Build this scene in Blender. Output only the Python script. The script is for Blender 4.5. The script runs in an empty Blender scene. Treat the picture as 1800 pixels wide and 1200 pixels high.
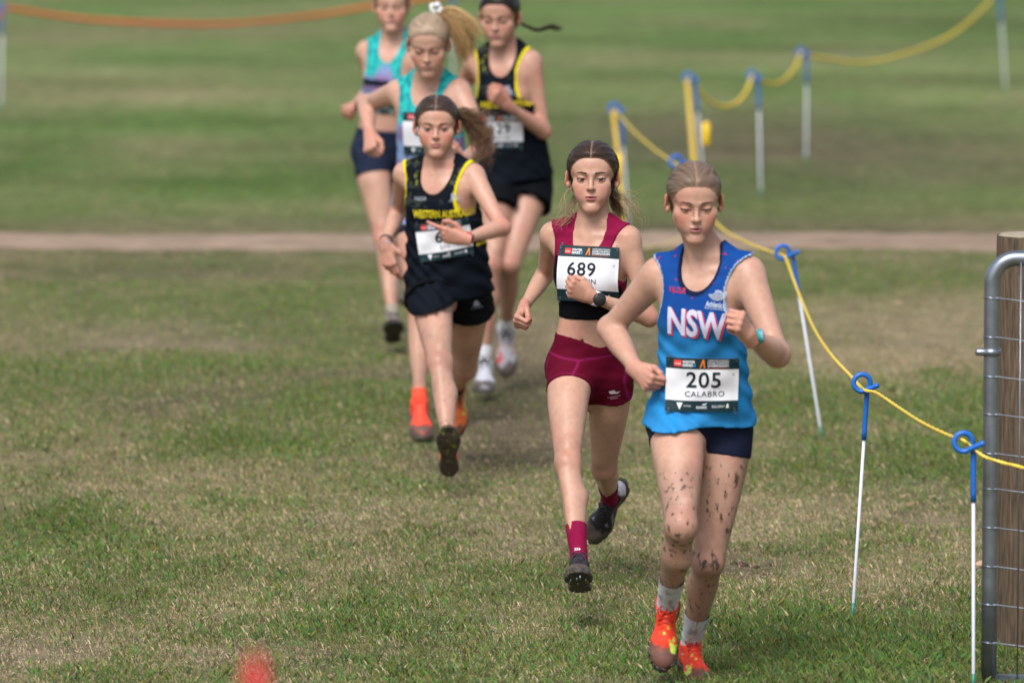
import bpy, bmesh, math, random
import numpy as np
from mathutils import Vector, Matrix
from mathutils.bvhtree import BVHTree
rad = math.radians
SC = bpy.context.scene
COL = SC.collection
# ------------------------------------------------------------------ camera, sky, sun, exposure
CAMZ, PITCH, FPX = 2.83, rad(5.909), 10000.0
cd = bpy.data.cameras.new('camera'); cam = bpy.data.objects.new('camera', cd); COL.objects.link(cam)
cam.location = (0, 0, CAMZ); cam.rotation_euler = (rad(90) - PITCH, 0, 0)
cd.sensor_width = 36; cd.lens = FPX * 36 / 1800; cd.clip_end = 1500; cd.clip_start = .5
cd.dof.use_dof = True; cd.dof.focus_distance = 18.6; cd.dof.aperture_fstop = 3.0; cd.dof.aperture_blades = 9
SC.camera = cam
W = bpy.data.worlds.new('World'); SC.world = W; W.use_nodes = True
SUN_EL, SUN_AZ = rad(52), rad(198)          # azimuth measured from +Y, clockwise: behind the camera, a little left
nt = W.node_tree; bg = nt.nodes['Background']
sky = nt.nodes.new('ShaderNodeTexSky'); sky.sky_type = 'NISHITA'; sky.sun_disc = False
sky.sun_elevation = SUN_EL; sky.sun_rotation = SUN_AZ; sky.dust_density = 3.0; sky.air_density = 1.0
hs = nt.nodes.new('ShaderNodeHueSaturation'); hs.inputs['Saturation'].default_value = .6
nt.links.new(sky.outputs[0], hs.inputs['Color']); nt.links.new(hs.outputs[0], bg.inputs[0]); bg.inputs[1].default_value = .115
ld = bpy.data.lights.new('sun', 'SUN'); ld.energy = 2.2; ld.angle = rad(28); ld.color = (1, .97, .94)
sun = bpy.data.objects.new('sun', ld); COL.objects.link(sun)
sd = Vector((math.sin(SUN_AZ) * math.cos(SUN_EL), math.cos(SUN_AZ) * math.cos(SUN_EL), math.sin(SUN_EL)))
sun.location = sd * 50; sun.rotation_euler = (-sd).to_track_quat('-Z', 'Y').to_euler()
SC.view_settings.view_transform = 'Standard'; SC.view_settings.look = 'None'
SC.view_settings.gamma = 1; SC.view_settings.use_curve_mapping = False; SC.view_settings.exposure = .50
SC.render.engine = 'CYCLES'; SC.cycles.max_bounces = 6; SC.cycles.caustics_reflective = False; SC.cycles.caustics_refractive = False

# ------------------------------------------------------------------ helpers
V3 = lambda *a: np.array(a, dtype=np.float64)
def nrm(v):
    v = np.asarray(v, float); return v / (np.linalg.norm(v) + 1e-12)
CP = V3(0, 0, CAMZ)
def ray(px, py):                      # measured photo coordinates (1800 x 1200) to a viewing direction
    x, y = (px - 900) / FPX, (600 - py) / FPX
    return nrm(V3(x, math.cos(PITCH) + y * math.sin(PITCH), -math.sin(PITCH) + y * math.cos(PITCH)))
def at(px, py, Y):
    d = ray(px, py); return CP + d * (Y / d[1])
def ground(px, py, z=0.):
    d = ray(px, py); return CP + d * ((z - CAMZ) / d[2])
def srgb(h):
    h = h.lstrip('#'); c = [int(h[i:i + 2], 16) / 255 for i in (0, 2, 4)]
    return np.array([x / 12.92 if x < .04045 else ((x + .055) / 1.055) ** 2.4 for x in c])
def mesh_np(name, v, f, mats, cols=None, parent=None, smooth=True, attrs=None, uv=None):
    """v (n,3), f (m,3|4) arrays or list of such arrays with different sizes"""
    me = bpy.data.meshes.new(name)
    v = np.ascontiguousarray(v, dtype=np.float32)
    fl = f if isinstance(f, list) else [f]
    fl = [np.asarray(a, dtype=np.int32) for a in fl if len(a)]
    loops = np.concatenate([a.ravel() for a in fl]); tot = np.concatenate([np.full(len(a), a.shape[1], np.int32) for a in fl])
    st = np.concatenate([[0], np.cumsum(tot)[:-1]]).astype(np.int32)
    me.vertices.add(len(v)); me.vertices.foreach_set('co', v.ravel())
    me.loops.add(len(loops)); me.loops.foreach_set('vertex_index', loops)
    me.polygons.add(len(tot)); me.polygons.foreach_set('loop_start', st); me.polygons.foreach_set('loop_total', tot)
    me.update(calc_edges=True); me.validate()
    if smooth: me.polygons.foreach_set('use_smooth', np.ones(len(me.polygons), bool))
    if cols is not None:
        c = np.ones((len(v), 4), np.float32); c[:, :3] = cols
        a = me.color_attributes.new('Col', 'FLOAT_COLOR', 'POINT'); a.data.foreach_set('color', c.ravel())
    for k, arr in (attrs or {}).items():
        arr = np.asarray(arr, np.float32)
        if arr.ndim == 1:
            a = me.attributes.new(k, 'FLOAT', 'POINT'); a.data.foreach_set('value', arr)
        else:
            a = me.attributes.new(k, 'FLOAT_VECTOR', 'POINT'); a.data.foreach_set('vector', arr.ravel())
    for m in (mats if isinstance(mats, (list, tuple)) else [mats]): me.materials.append(m)
    o = bpy.data.objects.new(name, me); COL.objects.link(o)
    if parent is not None: o.parent = parent
    return o
def tag(o, label=None, cat=None, group=None, kind=None):
    if label: o['label'] = label
    if cat: o['category'] = cat
    if group: o['group'] = group
    if kind: o['kind'] = kind
    return o
def empty(name, loc, label, cat, group=None):
    o = bpy.data.objects.new(name, None); COL.objects.link(o); o.location = loc; o.empty_display_size = .1
    return tag(o, label, cat, group)
def put(o, root):                      # parent while keeping the world coordinates baked in the mesh
    o.parent = root; o.matrix_parent_inverse = Matrix.Translation(root.location).inverted(); return o

# tubes
def tube(pts, r, n=8, closed=False, cap=True, ratio=None):
    P = np.asarray(pts, float); m = len(P); r = np.broadcast_to(np.asarray(r, float), (m,))
    T = np.gradient(P, axis=0) if not closed else np.roll(P, -1, 0) - np.roll(P, 1, 0)
    T /= np.linalg.norm(T, axis=1)[:, None] + 1e-12
    ref = V3(0, 0, 1) if abs(T[0][2]) < .9 else V3(1, 0, 0)
    N = np.zeros_like(P); nn = nrm(ref - T[0] * ref.dot(T[0]))
    for i in range(m):
        nn = nrm(nn - T[i] * nn.dot(T[i])); N[i] = nn
    B = np.cross(T, N); a = np.linspace(0, 2 * np.pi, n, endpoint=False)
    v = P[:, None] + r[:, None, None] * (np.cos(a)[None, :, None] * N[:, None] + np.sin(a)[None, :, None] * B[:, None])
    v = v.reshape(-1, 3); f = []
    k = m if closed else m - 1
    for i in range(k):
        j = (i + 1) % m
        for q in range(n):
            q2 = (q + 1) % n; f.append((i * n + q, i * n + q2, j * n + q2, j * n + q))
    F = [np.array(f)]
    if cap and not closed:
        v = np.vstack([v, P[0], P[-1]]); c0, c1 = m * n, m * n + 1
        F.append(np.array([(c0, (q + 1) % n, q) for q in range(n)] + [(c1, (m - 1) * n + q, (m - 1) * n + (q + 1) % n) for q in range(n)]))
    return v, F
def merge(parts):
    vs, fs, o = [], {3: [], 4: []}, 0
    for v, F in parts:
        for a in (F if isinstance(F, list) else [F]):
            if len(a): fs[a.shape[1]].append(a + o)
        vs.append(v); o += len(v)
    return np.vstack(vs), [np.vstack(fs[k]) for k in (4, 3) if fs[k]]
def box(lo, hi, R=None, t=None):
    lo, hi = V3(*lo), V3(*hi)
    v = np.array([[(hi if (i >> k) & 1 else lo)[k] for k in range(3)] for i in range(8)])
    if R is not None: v = v @ np.asarray(R).T
    if t is not None: v = v + t
    return v, [np.array([(0, 2, 3, 1), (4, 5, 7, 6), (0, 1, 5, 4), (2, 6, 7, 3), (0, 4, 6, 2), (1, 3, 7, 5)])]
def smooth_path(pts, n):
    P = np.asarray(pts, float); m = len(P)
    Q = np.vstack([2 * P[0] - P[1], P, 2 * P[-1] - P[-2]]); out = []
    for t in np.linspace(0, m - 1, n):
        i = min(int(t), m - 2); u = t - i; a, b, c, d = Q[i], Q[i + 1], Q[i + 2], Q[i + 3]
        out.append(.5 * ((2 * b) + (c - a) * u + (2 * a - 5 * b + 4 * c - d) * u * u + (3 * b - a - 3 * c + d) * u ** 3))
    return np.array(out)
# value noise
def _h(i, j, s):
    n = (i.astype(np.int64) * 374761393 + j.astype(np.int64) * 668265263 + s * 1442695041) & 0xffffffff
    n = ((n ^ (n >> 13)) * 1274126177) & 0xffffffff
    return ((n ^ (n >> 16)) & 0xffff) / 65535.
def vnoise(x, y, s=0):
    i, j = np.floor(x), np.floor(y); u, v = x - i, y - j; u = u * u * (3 - 2 * u); v = v * v * (3 - 2 * v)
    i, j = i.astype(np.int64), j.astype(np.int64)
    a = _h(i, j, s) * (1 - u) + _h(i + 1, j, s) * u; b = _h(i, j + 1, s) * (1 - u) + _h(i + 1, j + 1, s) * u
    return a * (1 - v) + b * v
def fbm(x, y, s=0, o=4):
    t, a, w = 0, 1., 0
    for k in range(o):
        t = t + a * vnoise(x * 2 ** k, y * 2 ** k, s + k * 17); w += a; a *= .5
    return t / w
def sst(a, b, x):
    t = np.clip((x - a) / (b - a), 0, 1); return t * t * (3 - 2 * t)
def gauss(x, y, cx, cy, rx, ry): return np.exp(-((x - cx) / rx) ** 2 - ((y - cy) / ry) ** 2)

# ------------------------------------------------------------------ materials
def mat(name, base=None, rough=.6, spec=.4, metal=0., attr=True, noise=0., nscale=40., bump=0., bscale=200., bdist=.001,
        sss=0., mud=False, streak=False, sheen=0., coat=0., stretch=None):
    m = bpy.data.materials.new(name); m.use_nodes = True; t = m.node_tree; N = t.nodes; L = t.links
    b = N['Principled BSDF']; b.inputs['Roughness'].default_value = rough; b.inputs['Specular IOR Level'].default_value = spec
    b.inputs['Metallic'].default_value = metal; b.inputs['Coat Weight'].default_value = coat
    if sheen: b.inputs['Sheen Weight'].default_value = sheen
    if attr: c = N.new('ShaderNodeAttribute'); c.attribute_name = 'Col'; col = c.outputs['Color']
    else:
        c = N.new('ShaderNodeRGB'); c.outputs[0].default_value = (*base, 1); col = c.outputs[0]
    tc = N.new('ShaderNodeTexCoord'); vec = tc.outputs['Object']
    if stretch is not None:
        mp = N.new('ShaderNodeMapping'); mp.inputs['Scale'].default_value = stretch; L.new(vec, mp.inputs[0]); vec = mp.outputs[0]
    if streak:
        a = N.new('ShaderNodeAttribute'); a.attribute_name = 'strand'; vec = a.outputs['Vector']
    if noise:
        n = N.new('ShaderNodeTexNoise'); n.inputs['Scale'].default_value = nscale; n.inputs['Detail'].default_value = 5; L.new(vec, n.inputs['Vector'])
        mr = N.new('ShaderNodeMapRange'); mr.inputs[1].default_value = .25; mr.inputs[2].default_value = .75
        mr.inputs[3].default_value = 1 - noise; mr.inputs[4].default_value = 1 + noise; L.new(n.outputs[0], mr.inputs[0])
        mx = N.new('ShaderNodeVectorMath'); mx.operation = 'SCALE'; L.new(col, mx.inputs[0]); L.new(mr.outputs[0], mx.inputs['Scale']); col = mx.outputs[0]
    if mud:
        a = N.new('ShaderNodeAttribute'); a.attribute_name = 'mud'
        n3 = N.new('ShaderNodeTexNoise'); n3.inputs['Scale'].default_value = 13; n3.inputs['Detail'].default_value = 3
        mp3 = N.new('ShaderNodeMapping'); mp3.inputs['Scale'].default_value = (1, 1, .45); L.new(tc.outputs['Object'], mp3.inputs[0]); L.new(mp3.outputs[0], n3.inputs['Vector'])
        ad3 = N.new('ShaderNodeMath'); ad3.operation = 'ADD'; L.new(n3.outputs[0], ad3.inputs[0]); L.new(a.outputs['Fac'], ad3.inputs[1])
        mr3 = N.new('ShaderNodeMapRange'); mr3.inputs[1].default_value = .55; mr3.inputs[2].default_value = 1.15; mr3.inputs[4].default_value = .62; L.new(ad3.outputs[0], mr3.inputs[0])
        m3 = N.new('ShaderNodeMix'); m3.data_type = 'RGBA'; L.new(mr3.outputs[0], m3.inputs[0]); L.new(col, m3.inputs[6]); m3.inputs[7].default_value = (.20, .125, .088, 1); col = m3.outputs[2]
        n2 = N.new('ShaderNodeTexNoise'); n2.inputs['Scale'].default_value = 54; n2.inputs['Detail'].default_value = 6; n2.inputs['Roughness'].default_value = .6; mp2 = N.new('ShaderNodeMapping'); mp2.inputs['Scale'].default_value = (1.1, 1.1, .6); L.new(tc.outputs['Object'], mp2.inputs[0]); L.new(mp2.outputs[0], n2.inputs['Vector'])
        ad = N.new('ShaderNodeMath'); ad.operation = 'ADD'; L.new(n2.outputs[0], ad.inputs[0]); L.new(a.outputs['Fac'], ad.inputs[1])
        mr2 = N.new('ShaderNodeMapRange'); mr2.inputs[1].default_value = .91; mr2.inputs[2].default_value = .98; L.new(ad.outputs[0], mr2.inputs[0])
        mm = N.new('ShaderNodeMix'); mm.data_type = 'RGBA'; L.new(mr2.outputs[0], mm.inputs[0]); L.new(col, mm.inputs[6]); mm.inputs[7].default_value = (.085, .06, .042, 1); col = mm.outputs[2]
    L.new(col, b.inputs['Base Color'])
    if bump:
        n = N.new('ShaderNodeTexNoise'); n.inputs['Scale'].default_value = bscale; n.inputs['Detail'].default_value = 4; L.new(vec, n.inputs['Vector'])
        bp = N.new('ShaderNodeBump'); bp.inputs['Strength'].default_value = bump; bp.inputs['Distance'].default_value = bdist
        L.new(n.outputs[0], bp.inputs['Height']); L.new(bp.outputs[0], b.inputs['Normal'])
    if sss:
        b.inputs['Subsurface Weight'].default_value = sss; b.inputs['Subsurface Radius'].default_value = (1., .35, .18); b.inputs['Subsurface Scale'].default_value = .006
        b.subsurface_method = 'RANDOM_WALK'
    return m
M_SKIN = mat('skin', rough=.42, spec=.34, sss=.14, mud=True, noise=.09, nscale=55, bump=.25, bscale=420, bdist=.0006)
M_CLOTH = mat('jersey_cloth', rough=.75, spec=.07, noise=.05, nscale=60, bump=.3, bscale=900, bdist=.0004)
M_PRINT = mat('print', rough=.55, spec=.3)
M_BIB = mat('bib_paper', rough=.45, spec=.35, noise=.03, nscale=20, bump=.15, bscale=40, bdist=.002)
M_HAIR = mat('hair', rough=.38, spec=.22, streak=True, noise=.42, nscale=1., bump=.3, bscale=1., bdist=.0012)
M_STRAND = mat('hair_strand', rough=.5, spec=.25)
M_SHOE = mat('shoe', rough=.55, spec=.35, noise=.18, nscale=80, bump=.5, bscale=160, bdist=.0015)
M_SOCK = mat('sock', rough=.9, spec=.1, noise=.12, nscale=70, bump=.4, bscale=500, bdist=.0008)
M_PLASTIC = mat('plastic', rough=.35, spec=.5, noise=.06, nscale=30)
M_METAL = mat('galvanised_steel', base=(.27, .30, .35), attr=False, rough=.32, metal=.85, noise=.22, nscale=18, bump=.15, bscale=60)
M_WOOD = mat('pine_post', base=(.115, .084, .056), attr=False, rough=.85, spec=.2, noise=.55, nscale=14, bump=.8, bscale=20, bdist=.004, stretch=(9, 9, .8))
M_GRASS = mat('grass', rough=.8, spec=.08)
M_GROUND = mat('turf_soil', rough=.95, spec=.02, noise=.35, nscale=6, bump=.8, bscale=30, bdist=.02)
M_PATH = mat('path_gravel', rough=.95, spec=.1, noise=.25, nscale=5, bump=.6, bscale=50, bdist=.01)

# ------------------------------------------------------------------ ground, path, turf
GRN, STRAW, DIRT, MUD = V3(.095, .132, .040), V3(.30, .240, .150), V3(.23, .175, .140), V3(.115, .090, .066)
PATCH = []      # colour patches of the turf, measured in the photograph: (px, py, rx px, ry px, kind, amount)
for p in [(90, 690, 260, 60, 'g', .8), (640, 700, 330, 34, 'g', .9), (330, 640, 340, 26, 'g', .5), (330, 700, 150, 26, 'm', .8), (520, 780, 160, 26, 'g', .5),
          (930, 720, 110, 90, 'm', .9), (840, 640, 90, 60, 'm', .5), (600, 660, 200, 10, 'm', .5), (1180, 610, 120, 30, 'm', .35), (250, 475, 400, 12, 'm', .4), (880, 780, 110, 40, 'm', .6), (300, 580, 200, 40, 'd', .25), (180, 960, 230, 60, 'g', .35), (1300, 880, 260, 60, 's', .5),
          (720, 950, 300, 50, 's', .75), (900, 880, 160, 40, 's', .6), (250, 850, 260, 40, 's', .55), (1500, 500, 300, 18, 'g', .8), (1560, 620, 200, 30, 's', .8),
          (1600, 700, 300, 30, 'g', .5), (1380, 720, 120, 20, 'g', .4), (1530, 1130, 230, 60, 'g', .8), (1250, 1190, 200, 20, 'g', .5), (660, 1180, 220, 30, 'g', .3),
          (60, 1150, 120, 24, 'd', .9), (500, 1150, 160, 22, 'd', .35), (1100, 1192, 140, 8, 'd', .8), (1620, 900, 120, 40, 'd', .35), (1300, 1000, 60, 14, 'm', .5),
          (400, 430, 900, 18, 'm', .45), (1400, 400, 500, 16, 'm', .5), (460, 330, 420, 22, 'g', 1.), (1500, 340, 320, 40, 'g', .9), (1300, 250, 260, 50, 'm', .55),
          (60, 300, 120, 30, 'g', .5), (300, 250, 120, 20, 's', .3), (1450, 60, 500, 12, 'g', .5), (300, 170, 300, 14, 's', .9), (250, 60, 330, 14, 's', .7), (1050, 100, 400, 14, 's', .6),
          (1150, 15, 500, 8, 'g', .6), (400, 385, 900, 14, 'g', .7), (900, 470, 700, 10, 'g', .5), (300, 530, 420, 40, 'g', .7), (1000, 520, 500, 30, 'g', .5), (1650, 480, 200, 20, 'g', .6), (1500, 270, 420, 60, 'm', .45), (1650, 210, 220, 30, 'g', .5), (500, 392, 900, 12, 'm', .4), (800, 120, 900, 60, 'g', .35), (1200, 300, 200, 20, 'g', .5), (300, 110, 400, 10, 'g', .5), (350, 220, 300, 15, 'g', .5), (150, 20, 150, 8, 'g', .6)]:
    c = ground(p[0], p[1]); rx = (p[2] * c[1]) / FPX; ry = abs(ground(p[0], p[1] - p[3] / 1.)[1] - c[1])
    PATCH.append((c[0], c[1], rx, ry, p[4], p[5]))
def turf(x, y):
    """weights of green, straw, dirt, mud"""
    n1 = fbm(x * .9, y * .45, 3); n2 = fbm(x * 3.1, y * 2.2, 11); n3 = fbm(x * .35, y * .16, 23)
    far = sst(30, 38, y)
    s = .12 + .80 * sst(.25, .70, .55 * n1 + .3 * n2 + .15 * n3) * (1 - .6 * far) + .25 * sst(.5, .7, n3) * far
    g = 1.05 - s
    d = sst(.62, .74, fbm(x * 1.6, y * 1.1, 41)) * .55 * (1 - .6 * far); m = 0 * x
    for cx, cy, rx, ry, k, a in PATCH:
        w = gauss(x + .5 * rx * (n1 - .5), y + ry * (n2 - .5), cx, cy, rx, ry) * a * (.5 + n2)
        if k == 'g': g = g + 1.0 * w; s = s * (1 - .45 * np.clip(w, 0, 1)); d = d * (1 - np.clip(w, 0, 1))
        elif k == 's': s = s + 1.4 * w
        elif k == 'd': d = d + 2.2 * w
        else: m = m + 2.8 * w
    t = g + s + d + m
    return g / t, s / t, d / t, m / t
def turf_col(x, y):
    g, s, d, m = turf(x, y)
    far = sst(30, 40, y)[:, None]
    gn = GRN * (1 - far) + V3(.082, .160, .040) * far
    return (g[:, None] * gn + s[:, None] * STRAW + d[:, None] * DIRT + m[:, None] * MUD) * (1 + far * (.75 * (fbm(x * .22, y * .55, 51) - .5) + .5 * (fbm(x * 1.1, y * 1.3, 53) - .5))[:, None])
def gz(x, y): return .03 * (fbm(x * .6, y * .4, 5) - .5) + .016 * (fbm(x * 4, y * 4, 9) - .5)
xs = np.concatenate([-np.geomspace(400, 5, 24), np.arange(-4.6, 4.61, .08), np.geomspace(5, 400, 24)])
ys = np.concatenate([[-60, -20, 0, 8, 12], np.arange(14, 36, .08), np.arange(36, 70, .4), np.geomspace(71, 600, 26)])
X, Y = np.meshgrid(xs, ys, indexing='ij'); x, y = X.ravel(), Y.ravel()
z = gz(x, y) + 0 * x; nx, ny = len(xs), len(ys)
i, j = np.meshgrid(np.arange(nx - 1), np.arange(ny - 1), indexing='ij'); q = (i * ny + j).ravel()
f = np.stack([q, q + ny, q + ny + 1, q + 1], 1)
tc_ = turf_col(x, y) * np.where(y < 34, .78, .86)[:, None]   # soil between blades
tag(mesh_np('ground', np.stack([x, y, z], 1), f, M_GROUND, tc_), 'sloping field of short patchy turf, worn and muddy in places', kind='structure')
# dirt path across the field
pxs = np.concatenate([np.linspace(-60, -5, 60)[:-1], np.linspace(-5, 5, 300), np.linspace(5, 60, 61)[1:]]); pxs = pxs[:419]; pxs = np.append(pxs, 62); rows = []
e0 = 32.3 + .6 * (fbm(pxs * 1.1, pxs * 0 + 1, 7, 5) - .5) ; e1 = 33.65 + .7 * (fbm(pxs * .9, pxs * 0 + 5, 8, 5) - .5)
for k in np.linspace(0, 1, 9): rows.append(np.stack([pxs, e0 + (e1 - e0) * k, gz(pxs, e0 + (e1 - e0) * k) + .026 * math.sin(math.pi * k) - .008], 1))
pv = np.array(rows).transpose(1, 0, 2).reshape(-1, 3); i, j = np.meshgrid(np.arange(419), np.arange(8), indexing='ij'); q = (i * 9 + j).ravel()
pc = V3(.285, .21, .155) * (.8 + .4 * fbm(pv[:, 0] * 2.5, pv[:, 1] * 3, 31))[:, None]
tag(mesh_np('path', pv, np.stack([q, q + 9, q + 10, q + 1], 1), M_PATH, pc), 'pale bare dirt path crossing the grass behind the runners', kind='structure')

def blades(n, x0, x1, y0, y1, h0, h1, wd, seed, name, label):
    rg = np.random.default_rng(seed)
    yy = 1 / rg.uniform(1 / y1, 1 / y0, n); half = .092 * yy + .65
    xx = rg.uniform(-1, 1, n) * half
    g, s, d, m = turf(xx, yy)
    keep = rg.random(n) > (.85 * d + 1.0 * m) ; keep &= ~((yy > 32.4) & (yy < 33.55))
    xx, yy, g, s, d, m = [a[keep] for a in (xx, yy, g, s, d, m)]; n = len(xx)
    tuft = fbm(xx * 9, yy * 9, 77, 2)
    h = (h0 + (h1 - h0) * rg.random(n) ** 2) * (.55 + .9 * tuft) * (.75 + .5 * g)
    a = rg.normal(0, .7, n); lean = rg.uniform(.05, .75, n); bl = rg.uniform(0, 2 * np.pi, n)
    isg = rg.random(n) < (g + .05) / (g + s + .7 * d + .6 * m + .05)
    cg = np.stack([rg.uniform(.06, .16, n), rg.uniform(.115, .20, n), rg.uniform(.025, .065, n)], 1)
    cs = STRAW * rg.uniform(.6, 1.6, n)[:, None] + rg.uniform(-.02, .02, (n, 1)) * V3(1, 0, -1)
    c = np.where(isg[:, None], cg, cs) * (rg.uniform(.75, 1.5, n) * (.8 + .4 * fbm(xx * 2.3, yy * 1.7, 88)))[:, None]; far = (yy > 33.5); c[far] *= .85
    w = wd * rg.uniform(.6, 1.3, n); flat = ~isg & (rg.random(n) < .4)
    dx, dy = np.cos(a) * w / 2, np.sin(a) * w / 2
    h = np.where(isg, h, h * .8); lean = np.where(flat, rg.uniform(2., 5., n), lean); hz = np.where(flat, .3 * h, h); ln = np.where(flat, h * .9, h * lean); lx, ly = np.cos(bl) * ln, np.sin(bl) * ln
    zz = gz(xx, yy) - .002 + np.where(flat, .006 * rg.random(n), 0)
    v = np.empty((n, 5, 3), np.float32)
    v[:, 0] = np.stack([xx - dx, yy - dy, zz], 1); v[:, 1] = np.stack([xx + dx, yy + dy, zz], 1)
    v[:, 2] = np.stack([xx + .4 * lx + dx * .8, yy + .4 * ly + dy * .8, zz + .6 * hz], 1); v[:, 3] = np.stack([xx + .4 * lx, yy + .4 * ly, zz + .6 * hz], 1)
    v[:, 4] = np.stack([xx + lx, yy + ly, zz + hz * .85], 1)
    if wd > .005:
        v = v[:, [0, 1, 4]]; f1 = np.arange(n * 3).reshape(n, 3)
        return tag(mesh_np(name, v.reshape(-1, 3), f1, M_GRASS, np.repeat(c, 3, 0), smooth=False), label, 'grass', kind='stuff')
    v = v[:, [0, 1, 2, 4]]; b = np.arange(n) * 4
    ft = np.concatenate([np.stack([b, b + 1, b + 2], 1), np.stack([b, b + 2, b + 3], 1)])
    cc = np.repeat(c[:, None], 4, 1)
    return tag(mesh_np(name, v.reshape(-1, 3), ft, M_GRASS, cc.reshape(-1, 3), smooth=False), label, 'grass', kind='stuff')
blades(760000, -4, 4, 16.2, 27., .010, .038, .0021, 1, 'grass', 'short green and straw coloured grass blades in front of and around the runners')
blades(140000, -4, 4, 27., 50., .012, .030, .0065, 2, 'grass', 'short soft focus green turf behind the runners and beyond the path')

# ------------------------------------------------------------------ signed distance fields
def lut(tab, key=1):
    t = np.linspace(0, 1, 65); ts = [q[0] for q in tab]; vs = [q[key] for q in tab]
    u = np.interp(t, ts, vs)
    k = np.array([1, 4, 6, 4, 1]) / 16.; p = np.pad(u, 2, mode='edge')
    for _ in range(2): u = np.convolve(p, k, 'valid'); p = np.pad(u, 2, mode='edge')
    return u.astype(np.float32)
def look(L, t):
    x = t * 64; i = np.minimum(x.astype(np.int32), 63); return L[i] + (L[i + 1] - L[i]) * (x - i)
def P_sweep(a, b, tab, u=None, ratio=1., flat=False, off=None, voff=None):
    """tab [(t, r)] radius along a->b; u/ratio flatten; off: table [(t, d)] along voff"""
    a, b = np.asarray(a, float), np.asarray(b, float); ab = b - a; L2 = ab.dot(ab); Ln = math.sqrt(L2); R = lut(tab); rm = float(R.max()) * max(1, ratio)
    O = lut(off) if off else None; om = float(np.abs(O).max()) if off else 0
    def f(X, Y, Z):
        x, y, z = X - a[0], Y - a[1], Z - a[2]
        t0 = (x * ab[0] + y * ab[1] + z * ab[2]) / L2; t = np.clip(t0, 0, 1)
        x, y, z = x - t * ab[0], y - t * ab[1], z - t * ab[2]
        if off:
            o = look(O, t); x, y, z = x - o * voff[0], y - o * voff[1], z - o * voff[2]
        q = x * x + y * y + z * z
        if u is not None:
            e = x * u[0] + y * u[1] + z * u[2]; q = q + e * e * (1 / ratio ** 2 - 1)
        d = np.sqrt(np.maximum(q, 0)) - look(R, t)
        if flat: d = np.maximum(d, np.maximum(-t0, t0 - 1) * Ln)
        return d
    lo, hi = np.minimum(a, b) - rm - om, np.maximum(a, b) + rm + om
    return lo, hi, f
def P_cone(a, b, ra, rb, **k): return P_sweep(a, b, [(0, ra), (1, rb)], **k)
def P_ell(c, r, R=None):
    c = np.asarray(c, float); r = np.asarray(r, float); R = np.eye(3) if R is None else np.asarray(R)   # R columns = axes
    ext = np.abs(R) @ r
    def f(X, Y, Z):
        x, y, z = X - c[0], Y - c[1], Z - c[2]; k0 = 0; k1 = 0
        for i in range(3):
            e = (x * R[0, i] + y * R[1, i] + z * R[2, i]) / r[i]; k0 = k0 + e * e; k1 = k1 + (e / r[i]) ** 2
        k0 = np.sqrt(k0); return k0 * (k0 - 1) / (np.sqrt(k1) + 1e-9)
    return c - ext, c + ext, f
def P_loft(a, b, uA, uB, tab, tmin=0., tmax=1., flat=False, n=2.0):
    """elliptical loft a->b; tab [(s, halfwidth, halfdepth, back shift)] with s in [tmin,tmax]; u turns from uA to uB"""
    a, b = np.asarray(a, float), np.asarray(b, float); A = b - a; Ln = np.linalg.norm(A); A = A / Ln
    sc = lambda s: (s - tmin) / (tmax - tmin)
    T = [(sc(q[0]),) + tuple(q[1:]) for q in tab]; Wd, Dp, Sh = lut(T, 1), lut(T, 2), lut(T, 3)
    p0, p1 = a + A * Ln * tmin, a + A * Ln * tmax; rm = float(max(Wd.max(), Dp.max())) + .03
    def f(X, Y, Z):
        x, y, z = X - a[0], Y - a[1], Z - a[2]
        s = (x * A[0] + y * A[1] + z * A[2]) / Ln; t0 = sc(s); t = np.clip(t0, 0, 1)
        m = np.clip(s, 0, 1); u = [uA[i] + (uB[i] - uA[i]) * m for i in range(3)]
        dt = u[0] * A[0] + u[1] * A[1] + u[2] * A[2]; u = [u[i] - dt * A[i] for i in range(3)]; un = np.sqrt(u[0] ** 2 + u[1] ** 2 + u[2] ** 2); u = [q / un for q in u]
        v = [A[1] * u[2] - A[2] * u[1], A[2] * u[0] - A[0] * u[2], A[0] * u[1] - A[1] * u[0]]
        eu = np.abs(x * u[0] + y * u[1] + z * u[2]); ev = np.abs(x * v[0] + y * v[1] + z * v[2] - look(Sh, t))
        w, d = look(Wd, t), look(Dp, t)
        ax = np.maximum(np.maximum(t0 - 1, -t0), 0) * (tmax - tmin) * Ln
        if n != 2:
            k0 = ((eu / w) ** n + (ev / d) ** n) ** (1 / n); dist = (k0 - 1) * np.minimum(w, d)
            k2 = np.sqrt((eu / w) ** 2 + (ev / d) ** 2); k1 = np.sqrt((eu / w ** 2) ** 2 + (ev / d ** 2) ** 2); dist = (k0 - 1) * k2 / (k1 + 1e-9)
        else:
            k0 = np.sqrt((eu / w) ** 2 + (ev / d) ** 2); k1 = np.sqrt((eu / w ** 2) ** 2 + (ev / d ** 2) ** 2); dist = k0 * (k0 - 1) / (k1 + 1e-9)
        if flat: return np.maximum(dist, np.maximum(t0 - 1, -t0) * (tmax - tmin) * Ln)
        return np.where(ax > 0, np.sqrt(np.maximum(dist, 0) ** 2 + ax ** 2) + np.minimum(dist, 0), dist)
    return np.minimum(p0, p1) - rm, np.maximum(p0, p1) + rm, f
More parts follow.
